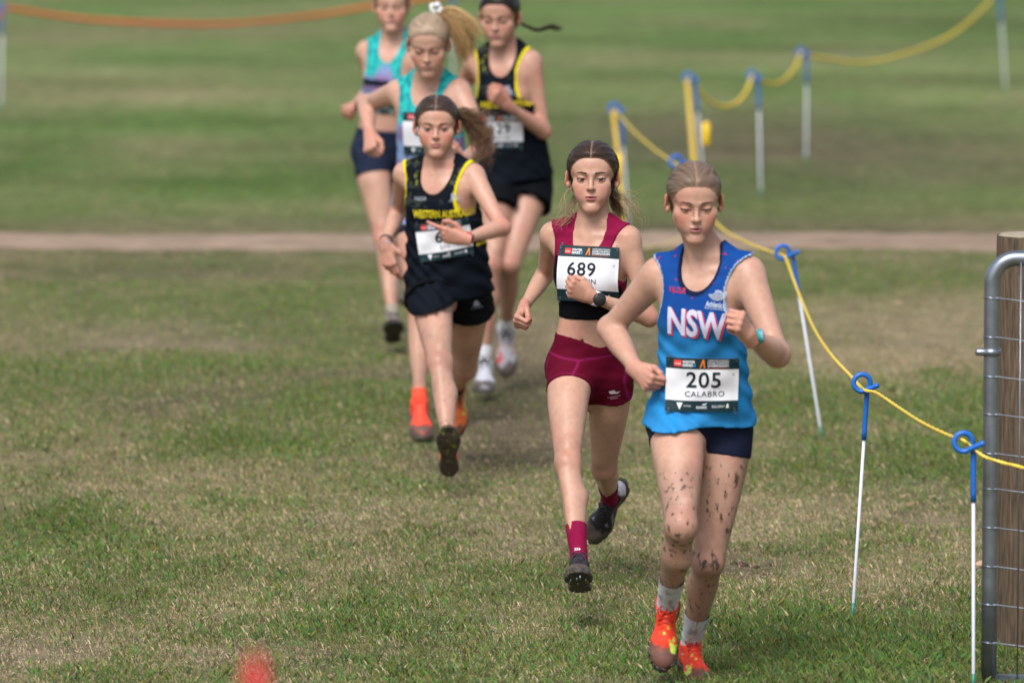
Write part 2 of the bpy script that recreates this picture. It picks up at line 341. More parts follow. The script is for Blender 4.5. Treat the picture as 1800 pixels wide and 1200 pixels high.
class Field:
    def __init__(s, lo, hi, h):
        s.o = np.asarray(lo, float); s.h = h; s.n = np.ceil((np.asarray(hi, float) - s.o) / h).astype(int) + 1
        s.D = np.full(s.n, .06, np.float32)
    def sl(s, lo, hi, m):
        a = np.clip(np.floor((lo - m - s.o) / s.h).astype(int), 0, s.n); b = np.clip(np.ceil((hi + m - s.o) / s.h).astype(int) + 1, 0, s.n)
        if np.any(b <= a): return None
        g = [(s.o[i] + s.h * np.arange(a[i], b[i])).astype(np.float32) for i in range(3)]
        return tuple(slice(a[i], b[i]) for i in range(3)), g[0][:, None, None], g[1][None, :, None], g[2][None, None, :]
    def add(s, p, k=.01, op=1, pad=0.):
        lo, hi, f = p; r = s.sl(lo, hi, k + .008 + pad)
        if r is None: return s
        S, X, Y, Z = r; d = (f(X, Y, Z) - pad).astype(np.float32); a = s.D[S]
        if op < 0: a, d = -a, d
        h = np.clip(.5 + .5 * (a - d) / max(k, 1e-5), 0, 1); q = a + (d - a) * h - k * h * (1 - h)
        s.D[S] = q if op > 0 else -q
        return s
    def sub(s, p, k=.003): return s.add(p, k, -1)
    def clip(s, fn):          # keep where fn < 0
        g = [(s.o[i] + s.h * np.arange(s.n[i])).astype(np.float32) for i in range(3)]
        s.D = np.maximum(s.D, fn(g[0][:, None, None], g[1][None, :, None], g[2][None, None, :]).astype(np.float32)); return s
    def mesh(s):
        D = s.D; n = s.n; I = D < 0
        c = np.zeros(n - 1, np.uint8)
        for a in (0, 1):
            for b in (0, 1):
                for d in (0, 1): c += I[a:n[0] - 1 + a, b:n[1] - 1 + b, d:n[2] - 1 + d]
        act = np.argwhere((c > 0) & (c < 8)); idx = np.full(n - 1, -1, np.int32); idx[tuple(act.T)] = np.arange(len(act))
        co = {}
        for a in (0, 1):
            for b in (0, 1):
                for d in (0, 1): co[a, b, d] = D[act[:, 0] + a, act[:, 1] + b, act[:, 2] + d]
        pos = np.zeros((len(act), 3)); cnt = np.zeros(len(act))
        for ax in range(3):
            o1, o2 = [i for i in range(3) if i != ax]
            for p in (0, 1):
                for q in (0, 1):
                    k0 = [0, 0, 0]; k0[o1] = p; k0[o2] = q; k1 = list(k0); k1[ax] = 1
                    A, B = co[tuple(k0)], co[tuple(k1)]; cr = (A < 0) != (B < 0); t = np.where(cr, A / np.where(cr, A - B, 1), 0)
                    e = np.tile(np.array(k0, float), (len(act), 1)); e[:, ax] = t; pos[cr] += e[cr]; cnt += cr
        v = s.o + s.h * (act + pos / cnt[:, None]); F = []
        for ax in range(3):
            o1, o2 = (ax + 1) % 3, (ax + 2) % 3
            sa = [slice(None)] * 3; sb = [slice(None)] * 3; sa[ax] = slice(0, n[ax] - 1); sb[ax] = slice(1, n[ax])
            for o in (o1, o2): sa[o] = slice(1, n[o] - 1); sb[o] = slice(1, n[o] - 1)
            A, B = I[tuple(sa)], I[tuple(sb)]
            e = np.argwhere(A != B); 
            if not len(e): continue
            g = e.copy(); g[:, o1] += 1; g[:, o2] += 1; dirn = A[tuple(e.T)]
            def at_(d1, d2):
                k = g.copy(); k[:, o1] += d1; k[:, o2] += d2; return idx[k[:, 0], k[:, 1], k[:, 2]]
            q = np.stack([at_(-1, -1), at_(0, -1), at_(0, 0), at_(-1, 0)], 1)
            q[~dirn] = q[~dirn][:, ::-1]; F.append(q)
        F = np.vstack(F); F = F[(F >= 0).all(1)]
        return v, F
def relax(v, F, it=1, lam=.5):
    for _ in range(it):
        acc = np.zeros_like(v); c = np.zeros(len(v))
        for a, b in ((0, 1), (1, 2), (2, 3), (3, 0)):
            np.add.at(acc, F[:, a], v[F[:, b]]); np.add.at(acc, F[:, b], v[F[:, a]]); np.add.at(c, F[:, a], 1); np.add.at(c, F[:, b], 1)
        v = v + lam * (acc / np.maximum(c, 1)[:, None] - v)
    return v
def relax_fast(v, F, it=1, lam=.5):
    n = len(v)
    for _ in range(it):
        acc = np.zeros_like(v); c = np.zeros(n)
        for a, b in ((0, 1), (1, 2), (2, 3), (3, 0)):
            for p, q in ((a, b), (b, a)):
                for k in range(3): acc[:, k] += np.bincount(F[:, p], weights=v[F[:, q], k], minlength=n)
                c += np.bincount(F[:, p], minlength=n)
        v = v + lam * (acc / np.maximum(c, 1)[:, None] - v)
    return v
def prune(v, F, keepv):
    fk = keepv[F].all(1); F = F[fk]; used = np.zeros(len(v), bool); used[F.ravel()] = True
    m = np.cumsum(used) - 1; return v[used], m[F], used

# ------------------------------------------------------------------ hands (right hand frame: x fingers, y thumb side, z back of the hand)
def hand_mesh(pose, S, rw):
    h = .0026; F = Field((-.03, -.06, -.09), (.19, .075, .04), h)
    F.add(P_sweep((-.035, 0, 0), (.012, 0, 0), [(0, rw * 1.02), (1, rw * .92)], u=(0, 1, 0), ratio=1.22), .001)
    kn = {'i': (.086, .027, .002), 'm': (.088, .009, .004), 'r': (.083, -.009, .003), 'l': (.075, -.025, -.001)}
    for k, y0 in (('i', .012), ('m', .004), ('r', -.004), ('l', -.011)):
        F.add(P_sweep((.0, y0, -.001), kn[k], [(0, .0125), (.5, .0125), (1, .0112)]), .012)
    F.add(P_ell((.045, .0, -.008), (.042, .032, .012)), .012)
    F.add(P_ell((.028, .022, -.012), (.03, .016, .014)), .010)       # thumb muscle
    F.add(P_ell((.030, -.020, -.011), (.03, .012, .012)), .010)
    LN = {'i': (.041, .024, .020), 'm': (.045, .028, .021), 'r': (.041, .026, .021), 'l': (.032, .019, .018)}
    cur = {'fist': dict(i=(72, 88, 55), m=(78, 92, 55), r=(80, 92, 55), l=(82, 90, 50)),
           'loose': dict(i=(48, 72, 40), m=(58, 78, 45), r=(64, 80, 45), l=(68, 80, 45)),
           'point': dict(i=(14, 12, 8), m=(62, 62, 35), r=(68, 66, 40), l=(66, 62, 40)),
           'open': dict(i=(14, 18, 12), m=(24, 26, 16), r=(32, 30, 18), l=(36, 34, 20))}[pose]
    spread = {'i': .05, 'm': .01, 'r': -.03, 'l': -.08}
    if pose in ('fist', 'loose'): spread = {'i': -.03, 'm': 0, 'r': .02, 'l': .05}
    tips = {}; kcol = []
    for k in 'imrl':
        p = V3(*kn[k]); a = 0; r = {'i': .0086, 'm': .0088, 'r': .0083, 'l': .0073}[k]; kcol.append(p)
        F.add(P_ell(p + V3(0, 0, .002), (.0105, .0092, .0098)), .005)
        for s in range(3):
            a += rad(cur[k][s]); d = V3(math.cos(a), spread[k] * math.cos(a), -math.sin(a)); d = nrm(d); q = p + d * LN[k][s]
            F.add(P_cone(p, q, r * (1.02 - .09 * s), r * (.95 - .1 * s)), .0035 if s else .005); kcol.append(q); p = q
        tips[k] = p
    if pose == 'fist': T = [(.022, .026, -.012), (.052, .040, -.024), (.076, .034, -.036), (.086, .017, -.041)]
    elif pose == 'loose': T = [(.022, .026, -.010), (.054, .044, -.018), (.082, .041, -.026), (.102, .034, -.033)]
    elif pose == 'point': T = [(.020, .026, -.010), (.048, .050, -.012), (.078, .060, -.010), (.099, .056, -.010)]
    else: T = [(.020, .026, -.010), (.046, .052, -.018), (.072, .066, -.026), (.094, .072, -.032)]
    for (p, q), (ra, rb) in zip(zip(T[:-1], T[1:]), ((.0135, .0115), (.0112, .0098), (.0098, .0080))): F.add(P_cone(p, q, ra, rb), .005)
    kcol.append(V3(*T[-1])); kcol.append(V3(*T[2]))
    v, f = F.mesh(); v, f, _ = prune(v, f, v[:, 0] > -.027)
    flush = np.zeros(len(v))
    for c in kcol: flush = np.maximum(flush, np.exp(-((v - c) ** 2).sum(1) / .010 ** 2))
    return v * S, f, flush
_hc = {}
def get_hand(pose, S, rw):
    k = (pose, round(S, 2), round(rw, 3))
    if k not in _hc: _hc[k] = hand_mesh(pose, S, rw / S)
    return _hc[k]

# ------------------------------------------------------------------ head (frame: x to the person's left, y to the back, z up, origin between the eyes' height)
def head_field(c, neckp, h):
    F = Field((-.105, -.125, -.185), (.105, .125, .13), h)
    fw = c.get('fw', 1.)
    wx = c.get('wx', 1.11)
    F.add(P_ell((0, .016, .036), (.071 * wx, .092, .076)), .01)
    F.add(P_ell((0, -.040, .040), (.060 * wx, .046, .052)), .03)
    F.add(P_ell((0, -.024, -.030), (.056 * fw * wx, .062, .070)), .02)
    for s in (-1, 1):
        F.add(P_sweep((s * .0455 * fw * wx, -.004, -.046), (s * .012, -.067, -.0975), [(0, .0105), (.6, .0150), (1, .0150)]), .028)
        F.add(P_ell((s * .041 * fw * wx, -.056, -.023), (.0210, .020, .020)), .022)
        F.add(P_ell((s * .029 * wx, -.060, -.050), (.021, .019, .024)), .02)
    F.add(P_ell((0, -.073, -.099), (.017, .016, .013)), .018)
    F.add(P_ell((0, -.070, -.062), (.029, .0215, .026)), .016)                 # muzzle
    for s in (-1, 1): F.add(P_sweep((s * .012, -.0835, .017), (s * .041, -.0685, .018), [(0, .006), (.5, .007), (1, .005)]), .018)
    for s in (-1, 1): F.sub(P_ell((s * .0315, -.0985, .000), (.0195, .0160, .0115)), .016)
    # nose
    F.add(P_sweep((0, -.080, .010), (0, -.1015, -.028), [(0, .0056), (.35, .0060), (1, .0080)]), .011)
    F.add(P_ell((0, -.1015, -.0288), (.0090, .0082, .0074)), .006)
    for s in (-1, 1): F.add(P_ell((s * .0094, -.0915, -.0320), (.0060, .0086, .0054)), .006)
    for s in (-1, 1): F.sub(P_ell((s * .0055, -.0995, -.0382), (.0030, .0050, .0034)), .003)
    # eyelids over eyeballs, with an almond opening
    op = c.get('eye', .5)
    for s in (-1, 1):
        F.add(P_ell((s * .0315, -.0725, -.0005), (.0150, .0133, .0128)), .004)
        if op > 0:
            tilt = s * .10; R = np.array([[math.cos(tilt), 0, -math.sin(tilt)], [0, 1, 0], [math.sin(tilt), 0, math.cos(tilt)]])
            zz = -.0014 - .002 * (1 - op)
            F.sub(P_ell((s * .0315, -.0865, zz), (.0132, .010, .0014 + .0044 * op), R), .0012)
    # mouth
    mo = c.get('mouth', .5)
    for s in (-1, 1):
        F.add(P_ell((s * .0065, -.0895, -.0562), (.0120, .0066, .0042)), .004)
    F.add(P_ell((0, -.0888, -.0668), (.0140, .0075, .0054)), .0045)
    F.sub(P_ell((0, -.0965, -.0612), (.0165, .0085, .0006 + .0036 * mo)), .0022)
    F.sub(P_ell((0, -.0915, -.0775), (.018, .0055, .0040)), .008)
    # ears
    for s in (-1, 1):
        a = s * .42; R = np.array([[math.cos(a), -math.sin(a), 0], [math.sin(a), math.cos(a), 0], [0, 0, 1]])
        F.add(P_ell((s * (.0755 * wx + .001), .010, -.004), (.0065, .0165, .0255), R), .004)
        F.add(P_ell((s * .0720 * wx, .004, -.026), (.0070, .0100, .0110), R), .004)
        F.sub(P_ell((s * (.0845 * wx + .001), .004, .001), (.0068, .0095, .0165), R), .003)
    for p, k in neckp: F.add(p, k)
    return F
def head_colors(v, c, base):
    n = len(v); C = np.tile(base, (n, 1)); x, y, z = v[:, 0], v[:, 1], v[:, 2]; ax = np.abs(x); front = sst(.0, -.03, y)
    fl = c.get('flush', .6); red = base * V3(1.02, .58, .60)
    w = np.exp(-((ax - .043) / .020) ** 2 - ((z + .036) / .024) ** 2) * front * fl
    w = np.maximum(w, np.exp(-(x / .011) ** 2 - ((z + .031) / .010) ** 2) * front * fl * .55)
    w = np.maximum(w, .55 * fl * np.exp(-((ax - .090) / .012) ** 2 - ((z + .0) / .03) ** 2))
    w = np.maximum(w, .35 * fl * np.exp(-(x / .014) ** 2 - ((z + .102) / .012) ** 2) * front)
    C = C + (red - C) * w[:, None]
    ear = np.exp(-((ax - .078 * c.get('wx', 1.11)) / .012) ** 2 - ((y - .01) / .03) ** 2 - (z / .03) ** 2); C = C + (base * V3(1.05, .55, .5) - C) * (.8 * ear * c.get('earred', .6))[:, None]
    # lips
    lipc = np.array(c.get('lip', (.42, .13, .14))); q = np.clip(1 - (ax / .0200) ** 2, 0, 1)
    top = -.0612 + .0078 * np.sqrt(q) * (1 - .22 * np.exp(-(x / .0045) ** 2)); bot = -.0612 - .0108 * q ** .6
    wl = sst(.0012, -.0012, z - top) * sst(-.0014, .0012, z - bot) * sst(.0210, .0190, ax) * (y < -.065); C = C + (lipc - C) * (wl * .85)[:, None]
    mo = c.get('mouth', .5); ins = (y > -.0915 + ax * ax * 14) & (y < -.06) & (np.abs(z + .0612) < .0022 + .0040 * mo) & (ax < .0150); C[ins] = V3(.035, .012, .012)
    # brows
    bc = np.array(c['brow']); bx = (ax - .014) / .036; bz = .0180 + .0055 * np.sin(np.clip(bx, 0, 1) * 2.2) - .003 * np.clip(bx, 0, 1)
    th = .0034 * (1 - .55 * np.clip(bx, 0, 1)) * c.get('browth', 1.15); wb = sst(1.25, .75, np.abs(z - bz) / th) * sst(-.08, .06, bx) * sst(1.05, .9, bx) * (y < -.04) * c.get('browa', .95)
    C = C + (bc - C) * wb[:, None]
    # eye region tinted darker and redder, + lashes
    op = c.get('eye', .5)
    ex = (ax - .0315) / .0152; arch = np.sqrt(np.clip(1 - ex ** 2, 0, 1))
    zu = -.0014 - .002 * (1 - op) + (.0014 + .0044 * op) * arch + (ax - .0315) * .10; zl = -.0014 - .002 * (1 - op) - (.0014 + .0044 * op) * arch + (ax - .0315) * .10
    inr = (np.abs(ex) < 1.08) & (y < -.055)
    lash = inr & (np.abs(z - zu - .0006) < .0018 + .0007 * (ex > .3)); lash2 = inr & (np.abs(z - zl) < .0010) & (ex > -.4)
    if op <= 0: lash = inr & (np.abs(z - (-.0052 - .0035 * arch + .0012)) < .0016)
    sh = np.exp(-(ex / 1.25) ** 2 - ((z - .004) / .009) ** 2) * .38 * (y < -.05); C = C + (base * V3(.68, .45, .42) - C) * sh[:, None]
    if op > 0: C[lash2] = C[lash2] * .45
    C[lash] = V3(.035, .022, .018) * 1.0
    return C
def eyeball(s, c):
    n, m = 28, 20; th = np.linspace(0, np.pi, m); ph = np.linspace(0, 2 * np.pi, n, endpoint=False)
    T, P = np.meshgrid(th, ph, indexing='ij'); R = .0122
    v = np.stack([np.sin(T) * np.cos(P), -np.cos(T), np.sin(T) * np.sin(P)], -1).reshape(-1, 3)
    gx, gz_ = c.get('gaze', (0, 0)); d = nrm(V3(gx, -1, gz_)); a = np.degrees(np.arccos(np.clip(v @ d, -1, 1)))
    C = np.tile(V3(.33, .29, .28), (len(v), 1)); C[a < 37] = np.array(c.get('iris', (.08, .05, .03))); C[a < 15] = V3(.01, .01, .01)
    i, j = np.meshgrid(np.arange(m - 1), np.arange(n), indexing='ij'); f = np.stack([i * n + j, i * n + (j + 1) % n, (i + 1) * n + (j + 1) % n, (i + 1) * n + j], -1).reshape(-1, 4)
    return v * R + V3(s * .0315, -.0722, -.0012), f, C
def hair_field(c, h):
    F = Field((-.11, -.125, -.16), (.11, .15, .15), h); t = c.get('hairt', .007)
    wx = c.get('wx', 1.11); F.add(P_ell((0, .016, .036), (.071 * wx, .092, .076)), .01); F.add(P_ell((0, -.040, .040), (.060 * wx, .046, .052)), .03)
    F.add(P_ell((0, .04, -.03), (.058 * wx, .055, .055)), .02)
    # keep only behind the hair line
    hl = c.get('hairline', .068)
    def line(X, Y, Z):
        ax = np.abs(X) / wx; jit = 0.
        fz = (hl + jit) * (1 - (ax / .0685) ** 3.6) - .004 * np.exp(-(X / .010) ** 2) * 0           # hair line height over the forehead
        e1 = (fz - Z) / np.sqrt(1 + (3.6 * hl / .0685 * (ax / .0685) ** 2.6) ** 2)
        side = (-.012 + .22 * (Z - .0) - Y)                                                     # in front of the ears nothing below the temples
        e = np.where(Y < .0, np.minimum(e1, 99), -1.); e = np.maximum(np.minimum(e1, side + .0 * Y), np.where(Z < -.03, .004 - (Y - .02), -1.))
        return np.maximum(e, (-.085 - Z))
    g = [(F.o[i] + F.h * np.arange(F.n[i])).astype(np.float32) for i in range(3)]; e = line(g[0][:, None, None], g[1][None, :, None], g[2][None, None, :]) + 0 * F.D
    F.D = (F.D - .0010 - t * (1 - .3 * sst(.03, .07, np.abs(g[0]))[:, None, None]) * sst(0, .024, -e)).astype(np.float32)
    F.D = np.maximum(F.D, e.astype(np.float32))
    for s in (-1, 1):
        F.sub(P_ell((s * .088 * wx, .010, -.006), (.0150, .021, .031)), .004)
    if c.get('bump'):
        for q in c['bump']: F.add(P_ell((q[0][0] * wx, q[0][1], q[0][2]), q[1]), .006)
    return F, line

# ------------------------------------------------------------------ shoes (foot frame: x toe, y left, z up, origin ankle joint)
def shoe_parts(h=.0032):
    U = Field((-.085, -.06, -.10), (.225, .06, .045), h)
    U.add(P_ell((-.024, 0, -.048), (.040, .032, .046)), .01)
    U.add(P_sweep((-.02, 0, -.052), (.10, .002, -.064), [(0, .034), (.5, .033), (1, .034)]), .02)
    U.add(P_ell((.120, .002, -.068), (.062, .044, .028)), .02); U.add(P_ell((.155, .006, -.072), (.042, .036, .020)), .015)
    U.add(P_sweep((.018, 0, -.014), (.100, .002, -.052), [(0, .031), (1, .022)]), .015)
    U.add(P_sweep((-.008, 0, .006), (-.012, 0, -.045), [(0, .037), (1, .034)], u=(1, 0, 0), ratio=1.15), .012)
    U.clip(lambda X, Y, Z: np.maximum(-.079 - Z, (Z - (-.006 + .28 * np.clip(X - .008, 0, .05) + .3 * np.clip(-X - .02, 0, .03))) + 0 * Y))
    uv, uf = U.mesh(); 
    S = Field((-.085, -.065, -.115), (.225, .065, -.03), h)
    S.add(P_ell((-.02, 0, -.085), (.050, .036, .04)), .01); S.add(P_sweep((-.02, 0, -.085), (.12, .003, -.085), [(0, .034), (.45, .030), (1, .046)]), .02); S.add(P_ell((.140, .006, -.085), (.062, .044, .04)), .02)
    S.clip(lambda X, Y, Z: np.maximum(-.097 + .010 * sst(.12, .20, X) - Z, Z + .076 - .008 * sst(.12, .2, X)) + 0 * Y)
    sv, sf = S.mesh()
    la = []
    for i in range(6):
        x = .030 + .0135 * i; zz = -.004 - .0062 * i - .0215 * (x / .1) ** 1.0 + .022
        for s in (-1, 1):
            p = [(x, -s * .020, zz - .010), (x + .004, -s * .008, zz + .0005), (x + .009, s * .008, zz - .002), (x + .0125, s * .020, zz - .014)]
            la.append(tube(smooth_path(p, 8), .0024, 5))
    for s in (-1, 1):
        p = [(.028, 0, .017), (.020, s * .014, .027), (.030, s * .026, .016), (.045, s * .020, .006), (.034, 0, .014)]; la.append(tube(smooth_path(p, 14), .0021, 5))
        p = [(.028, 0, .017), (.045, s * .012, .013), (.062, s * .022, -.006)]; la.append(tube(smooth_path(p, 8), .0021, 5))
    lv, lf = merge(la)
    stud = [tube([(x, y, -.094), (x, y, -.108)], [.0045, .0022], 6) for x, y in ((.17, .0), (.15, .03), (.15, -.022), (.12, .034), (.12, -.028), (.19, .012), (-.03, .018), (-.03, -.018), (.10, .0))]
    tv, tf = merge(stud)
    return uv, uf, sv, sf, lv, lf, tv, tf
SHOE = shoe_parts()
def frame_cols(*c): return np.stack(c, 1)
def shoe(root, org, X, Z, S, st, left, parent_label=None):
    X = nrm(X); Z = nrm(Z - X * Z.dot(X)); Yv = np.cross(Z, X)     # y = runner's left
    R = frame_cols(X, Yv, Z) * S; m = 1 if left else -1
    uv, uf, sv, sf, lv, lf, tv, tf = SHOE
    def tr(v):
        w = v.copy(); w[:, 1] *= -m; return w @ R.T + org
    fl = lambda F: [a[:, ::-1] if m > 0 else a for a in (F if isinstance(F, list) else [F])]
    x, y, z = uv.T; nz = fbm(x * 30 + 7 * m, z * 40 + y * 25, 60)
    C = np.tile(np.array(st['upper'], float), (len(uv), 1))
    if 'toe' in st: w = sst(.10, .14, x + .02 * (nz - .5)); C = C + (np.array(st['toe']) - C) * w[:, None]
    if 'side' in st:
        w = sst(.5, .8, np.sin((x * 1.0 + z * 1.2) * 130) * .5 + .5) * (np.abs(y) > .018) * (x > .02) * (x < .11) * (z < -.035); C = C + (np.array(st['side']) - C) * w[:, None]
    if 0: w = sst(.55, .62, fbm(x * 22, y * 26, 91)) * (x > .075); C = C + (np.array(st['flash']) - C) * w[:, None]
    if 'heel' in st: w = sst(-.02, -.035, x); C = C + (np.array(st['heel']) - C) * w[:, None]
    mud = st.get('mud', .5); w = sst(.62 - .35 * mud, .72 - .25 * mud, .55 * nz + 5.5 * mud * np.clip(-.045 - z, 0, 1) + .35 * sst(.09, .17, x) * mud); C = C + (V3(.085, .065, .05) * (.7 + .6 * nz[:, None]) - C) * w[:, None] * .92
    if 'flash' in st: w = sst(.50, .56, fbm(x * 26, y * 30, 91)) * (x > .07) * (x < .15) * (z > -.085); C = C + (np.array(st['flash']) - C) * w[:, None]
    b = put(mesh_np('shoe', tr(uv), fl(uf), M_SHOE, C), root)
    C2 = np.tile(np.array(st.get('sole', (.06, .05, .04))), (len(sv), 1)) * (.6 + .8 * fbm(sv[:, 0] * 60, sv[:, 1] * 60 + sv[:, 2] * 30, 61))[:, None]
    if 'solemark' in st:
        w = (fbm(sv[:, 0] * 45, sv[:, 1] * 70, 63) > .68); C2[w] = st['solemark']
    sv = sv + (V3(1, 1, .3) * np.stack([sv[:, 0] - .06, sv[:, 1], sv[:, 2] + .09], 1)) * (mud * .22 * (fbm(sv[:, 0] * 90, sv[:, 1] * 90 + sv[:, 2] * 60, 67 + m) - .45))[:, None]
    d = V3(0, 0, -1) * (.008 * mud * fbm(sv[:, 0] * 70, sv[:, 1] * 70, 66))[:, None] * (sv[:, 2] < -.09)[:, None]
    mesh = mesh_np('sole', tr(sv + d), fl(sf), M_SHOE, C2); put(mesh, root); mesh.parent = b; mesh.matrix_parent_inverse = Matrix()
    l = mesh_np('laces', tr(lv), fl(lf), M_SHOE, np.tile(np.array(st.get('lace', (.05, .05, .05))), (len(lv), 1))); l.parent = b; l.matrix_parent_inverse = Matrix()
    if not st.get('spikes'): return b
    t = mesh_np('spikes', tr(tv), fl(tf), M_METAL, np.tile(V3(.5, .5, .5), (len(tv), 1))); t.parent = b; t.matrix_parent_inverse = Matrix(); t['kind'] = 'stuff'
    return b
# ------------------------------------------------------------------ hair strands, print patches
def strands(name, P, r, cols, root, mat=None, rp=None):
    """P (n,m,3) strands, r (m,) or (n,m) radius"""
    n, m, _ = P.shape; T = np.gradient(P, axis=1); T /= np.linalg.norm(T, axis=2, keepdims=True) + 1e-9
    ref = np.where(np.abs(T[..., 2:3]) < .9, V3(0, 0, 1), V3(1, 0, 0)); N = np.cross(T, ref); N /= np.linalg.norm(N, axis=2, keepdims=True) + 1e-9; B = np.cross(T, N)
    r = np.broadcast_to(r, (n, m)); a = np.array([0, 2.094, 4.189])
    v = P[:, :, None] + r[:, :, None, None] * (np.cos(a)[None, None, :, None] * N[:, :, None] + np.sin(a)[None, None, :, None] * B[:, :, None])
    idx = np.arange(n * m * 3).reshape(n, m, 3); q = np.roll(idx, -1, 2)
    f = np.stack([idx[:, :-1], q[:, :-1], q[:, 1:], idx[:, 1:]], -1).reshape(-1, 4)
    c = np.repeat(np.broadcast_to(cols[:, None] if cols.ndim == 2 else cols, (n, m, 3))[:, :, None], 3, 2).reshape(-1, 3)
    o = mesh_np(name, v.reshape(-1, 3), f, mat or M_STRAND, c); return put(o, root)
def tail(rg, guide, n, m, spread, wave, base, var=.35, lens=(.6, 1.)):
    G = smooth_path(guide, m); t = np.linspace(0, 1, m); P = np.zeros((n, m, 3))
    d = rg.normal(0, 1, (n, 1, 3)); d /= np.linalg.norm(d, axis=2, keepdims=True); d *= rg.random((n, 1, 1)) ** .4
    L = rg.uniform(lens[0], lens[1], n)
    for i in range(n):
        tt = t * L[i]; g = np.stack([np.interp(tt, t, G[:, k]) for k in range(3)], 1)
        sp = np.interp(tt, [q[0] for q in spread], [q[1] for q in spread]); ph = rg.uniform(0, 6.28, 3); cl = rg.uniform(0, 1)
        w = wave * (tt[:, None]) * np.sin(tt[:, None] * rg.uniform(7, 16) + ph[None]) * rg.uniform(.3, 1)
        P[i] = g + d[i] * sp[:, None] + w
    c = np.array(base) * (1 + var * rg.uniform(-1, 1.2, (n, 1))); r = rg.uniform(.0005, .0010, (n, 1)) * np.interp(t, [0, .7, 1], [1, .9, .35])[None]
    return P, np.clip(c, 0, 1), r
FONTS = None
def text2d(s, bold=.0, shear=0., sp=1.):
    cu = bpy.data.curves.new('lettering', 'FONT'); cu.body = s; cu.size = 1; cu.offset = bold; cu.shear = shear; cu.space_character = sp; cu.resolution_u = 3
    ob = bpy.data.objects.new('lettering_source', cu); COL.objects.link(ob); bpy.context.view_layer.update()
    me = bpy.data.meshes.new_from_object(ob); bpy.data.objects.remove(ob); bpy.data.curves.remove(cu)
    bm = bmesh.new(); bm.from_mesh(me); bpy.data.meshes.remove(me)
    v = np.array([q.co[:2] for q in bm.verts]); lo, hi = v.min(0), v.max(0)
    for ax in (0, 1):
        nn = max(1, int((hi[ax] - lo[ax]) / .22))
        for k in range(1, nn):
            c = [0, 0, 0]; c[ax] = lo[ax] + (hi[ax] - lo[ax]) * k / nn; nv = [0, 0, 0]; nv[ax] = 1
            bmesh.ops.bisect_plane(bm, geom=bm.verts[:] + bm.edges[:] + bm.faces[:], plane_co=c, plane_no=nv)
    bmesh.ops.triangulate(bm, faces=bm.faces[:]); bm.verts.index_update()
    v = np.array([q.co[:2] for q in bm.verts]); f = np.array([[q.index for q in g.verts] for g in bm.faces]); bm.free()
    return (v - (lo + hi) / 2) / (hi - lo), f                 # normalised to a unit box about 0
def grid2d(nx, ny):
    x, y = np.meshgrid(np.linspace(-.5, .5, nx + 1), np.linspace(-.5, .5, ny + 1), indexing='ij'); i, j = np.meshgrid(np.arange(nx), np.arange(ny), indexing='ij'); q = (i * (ny + 1) + j).ravel()
    return np.stack([x.ravel(), y.ravel()], 1), np.stack([q, q + ny + 1, q + ny + 2, q + 1], 1)
def poly2d(p):
    p = np.array(p, float); return p, np.array([[0, i, i + 1] for i in range(1, len(p) - 1)])
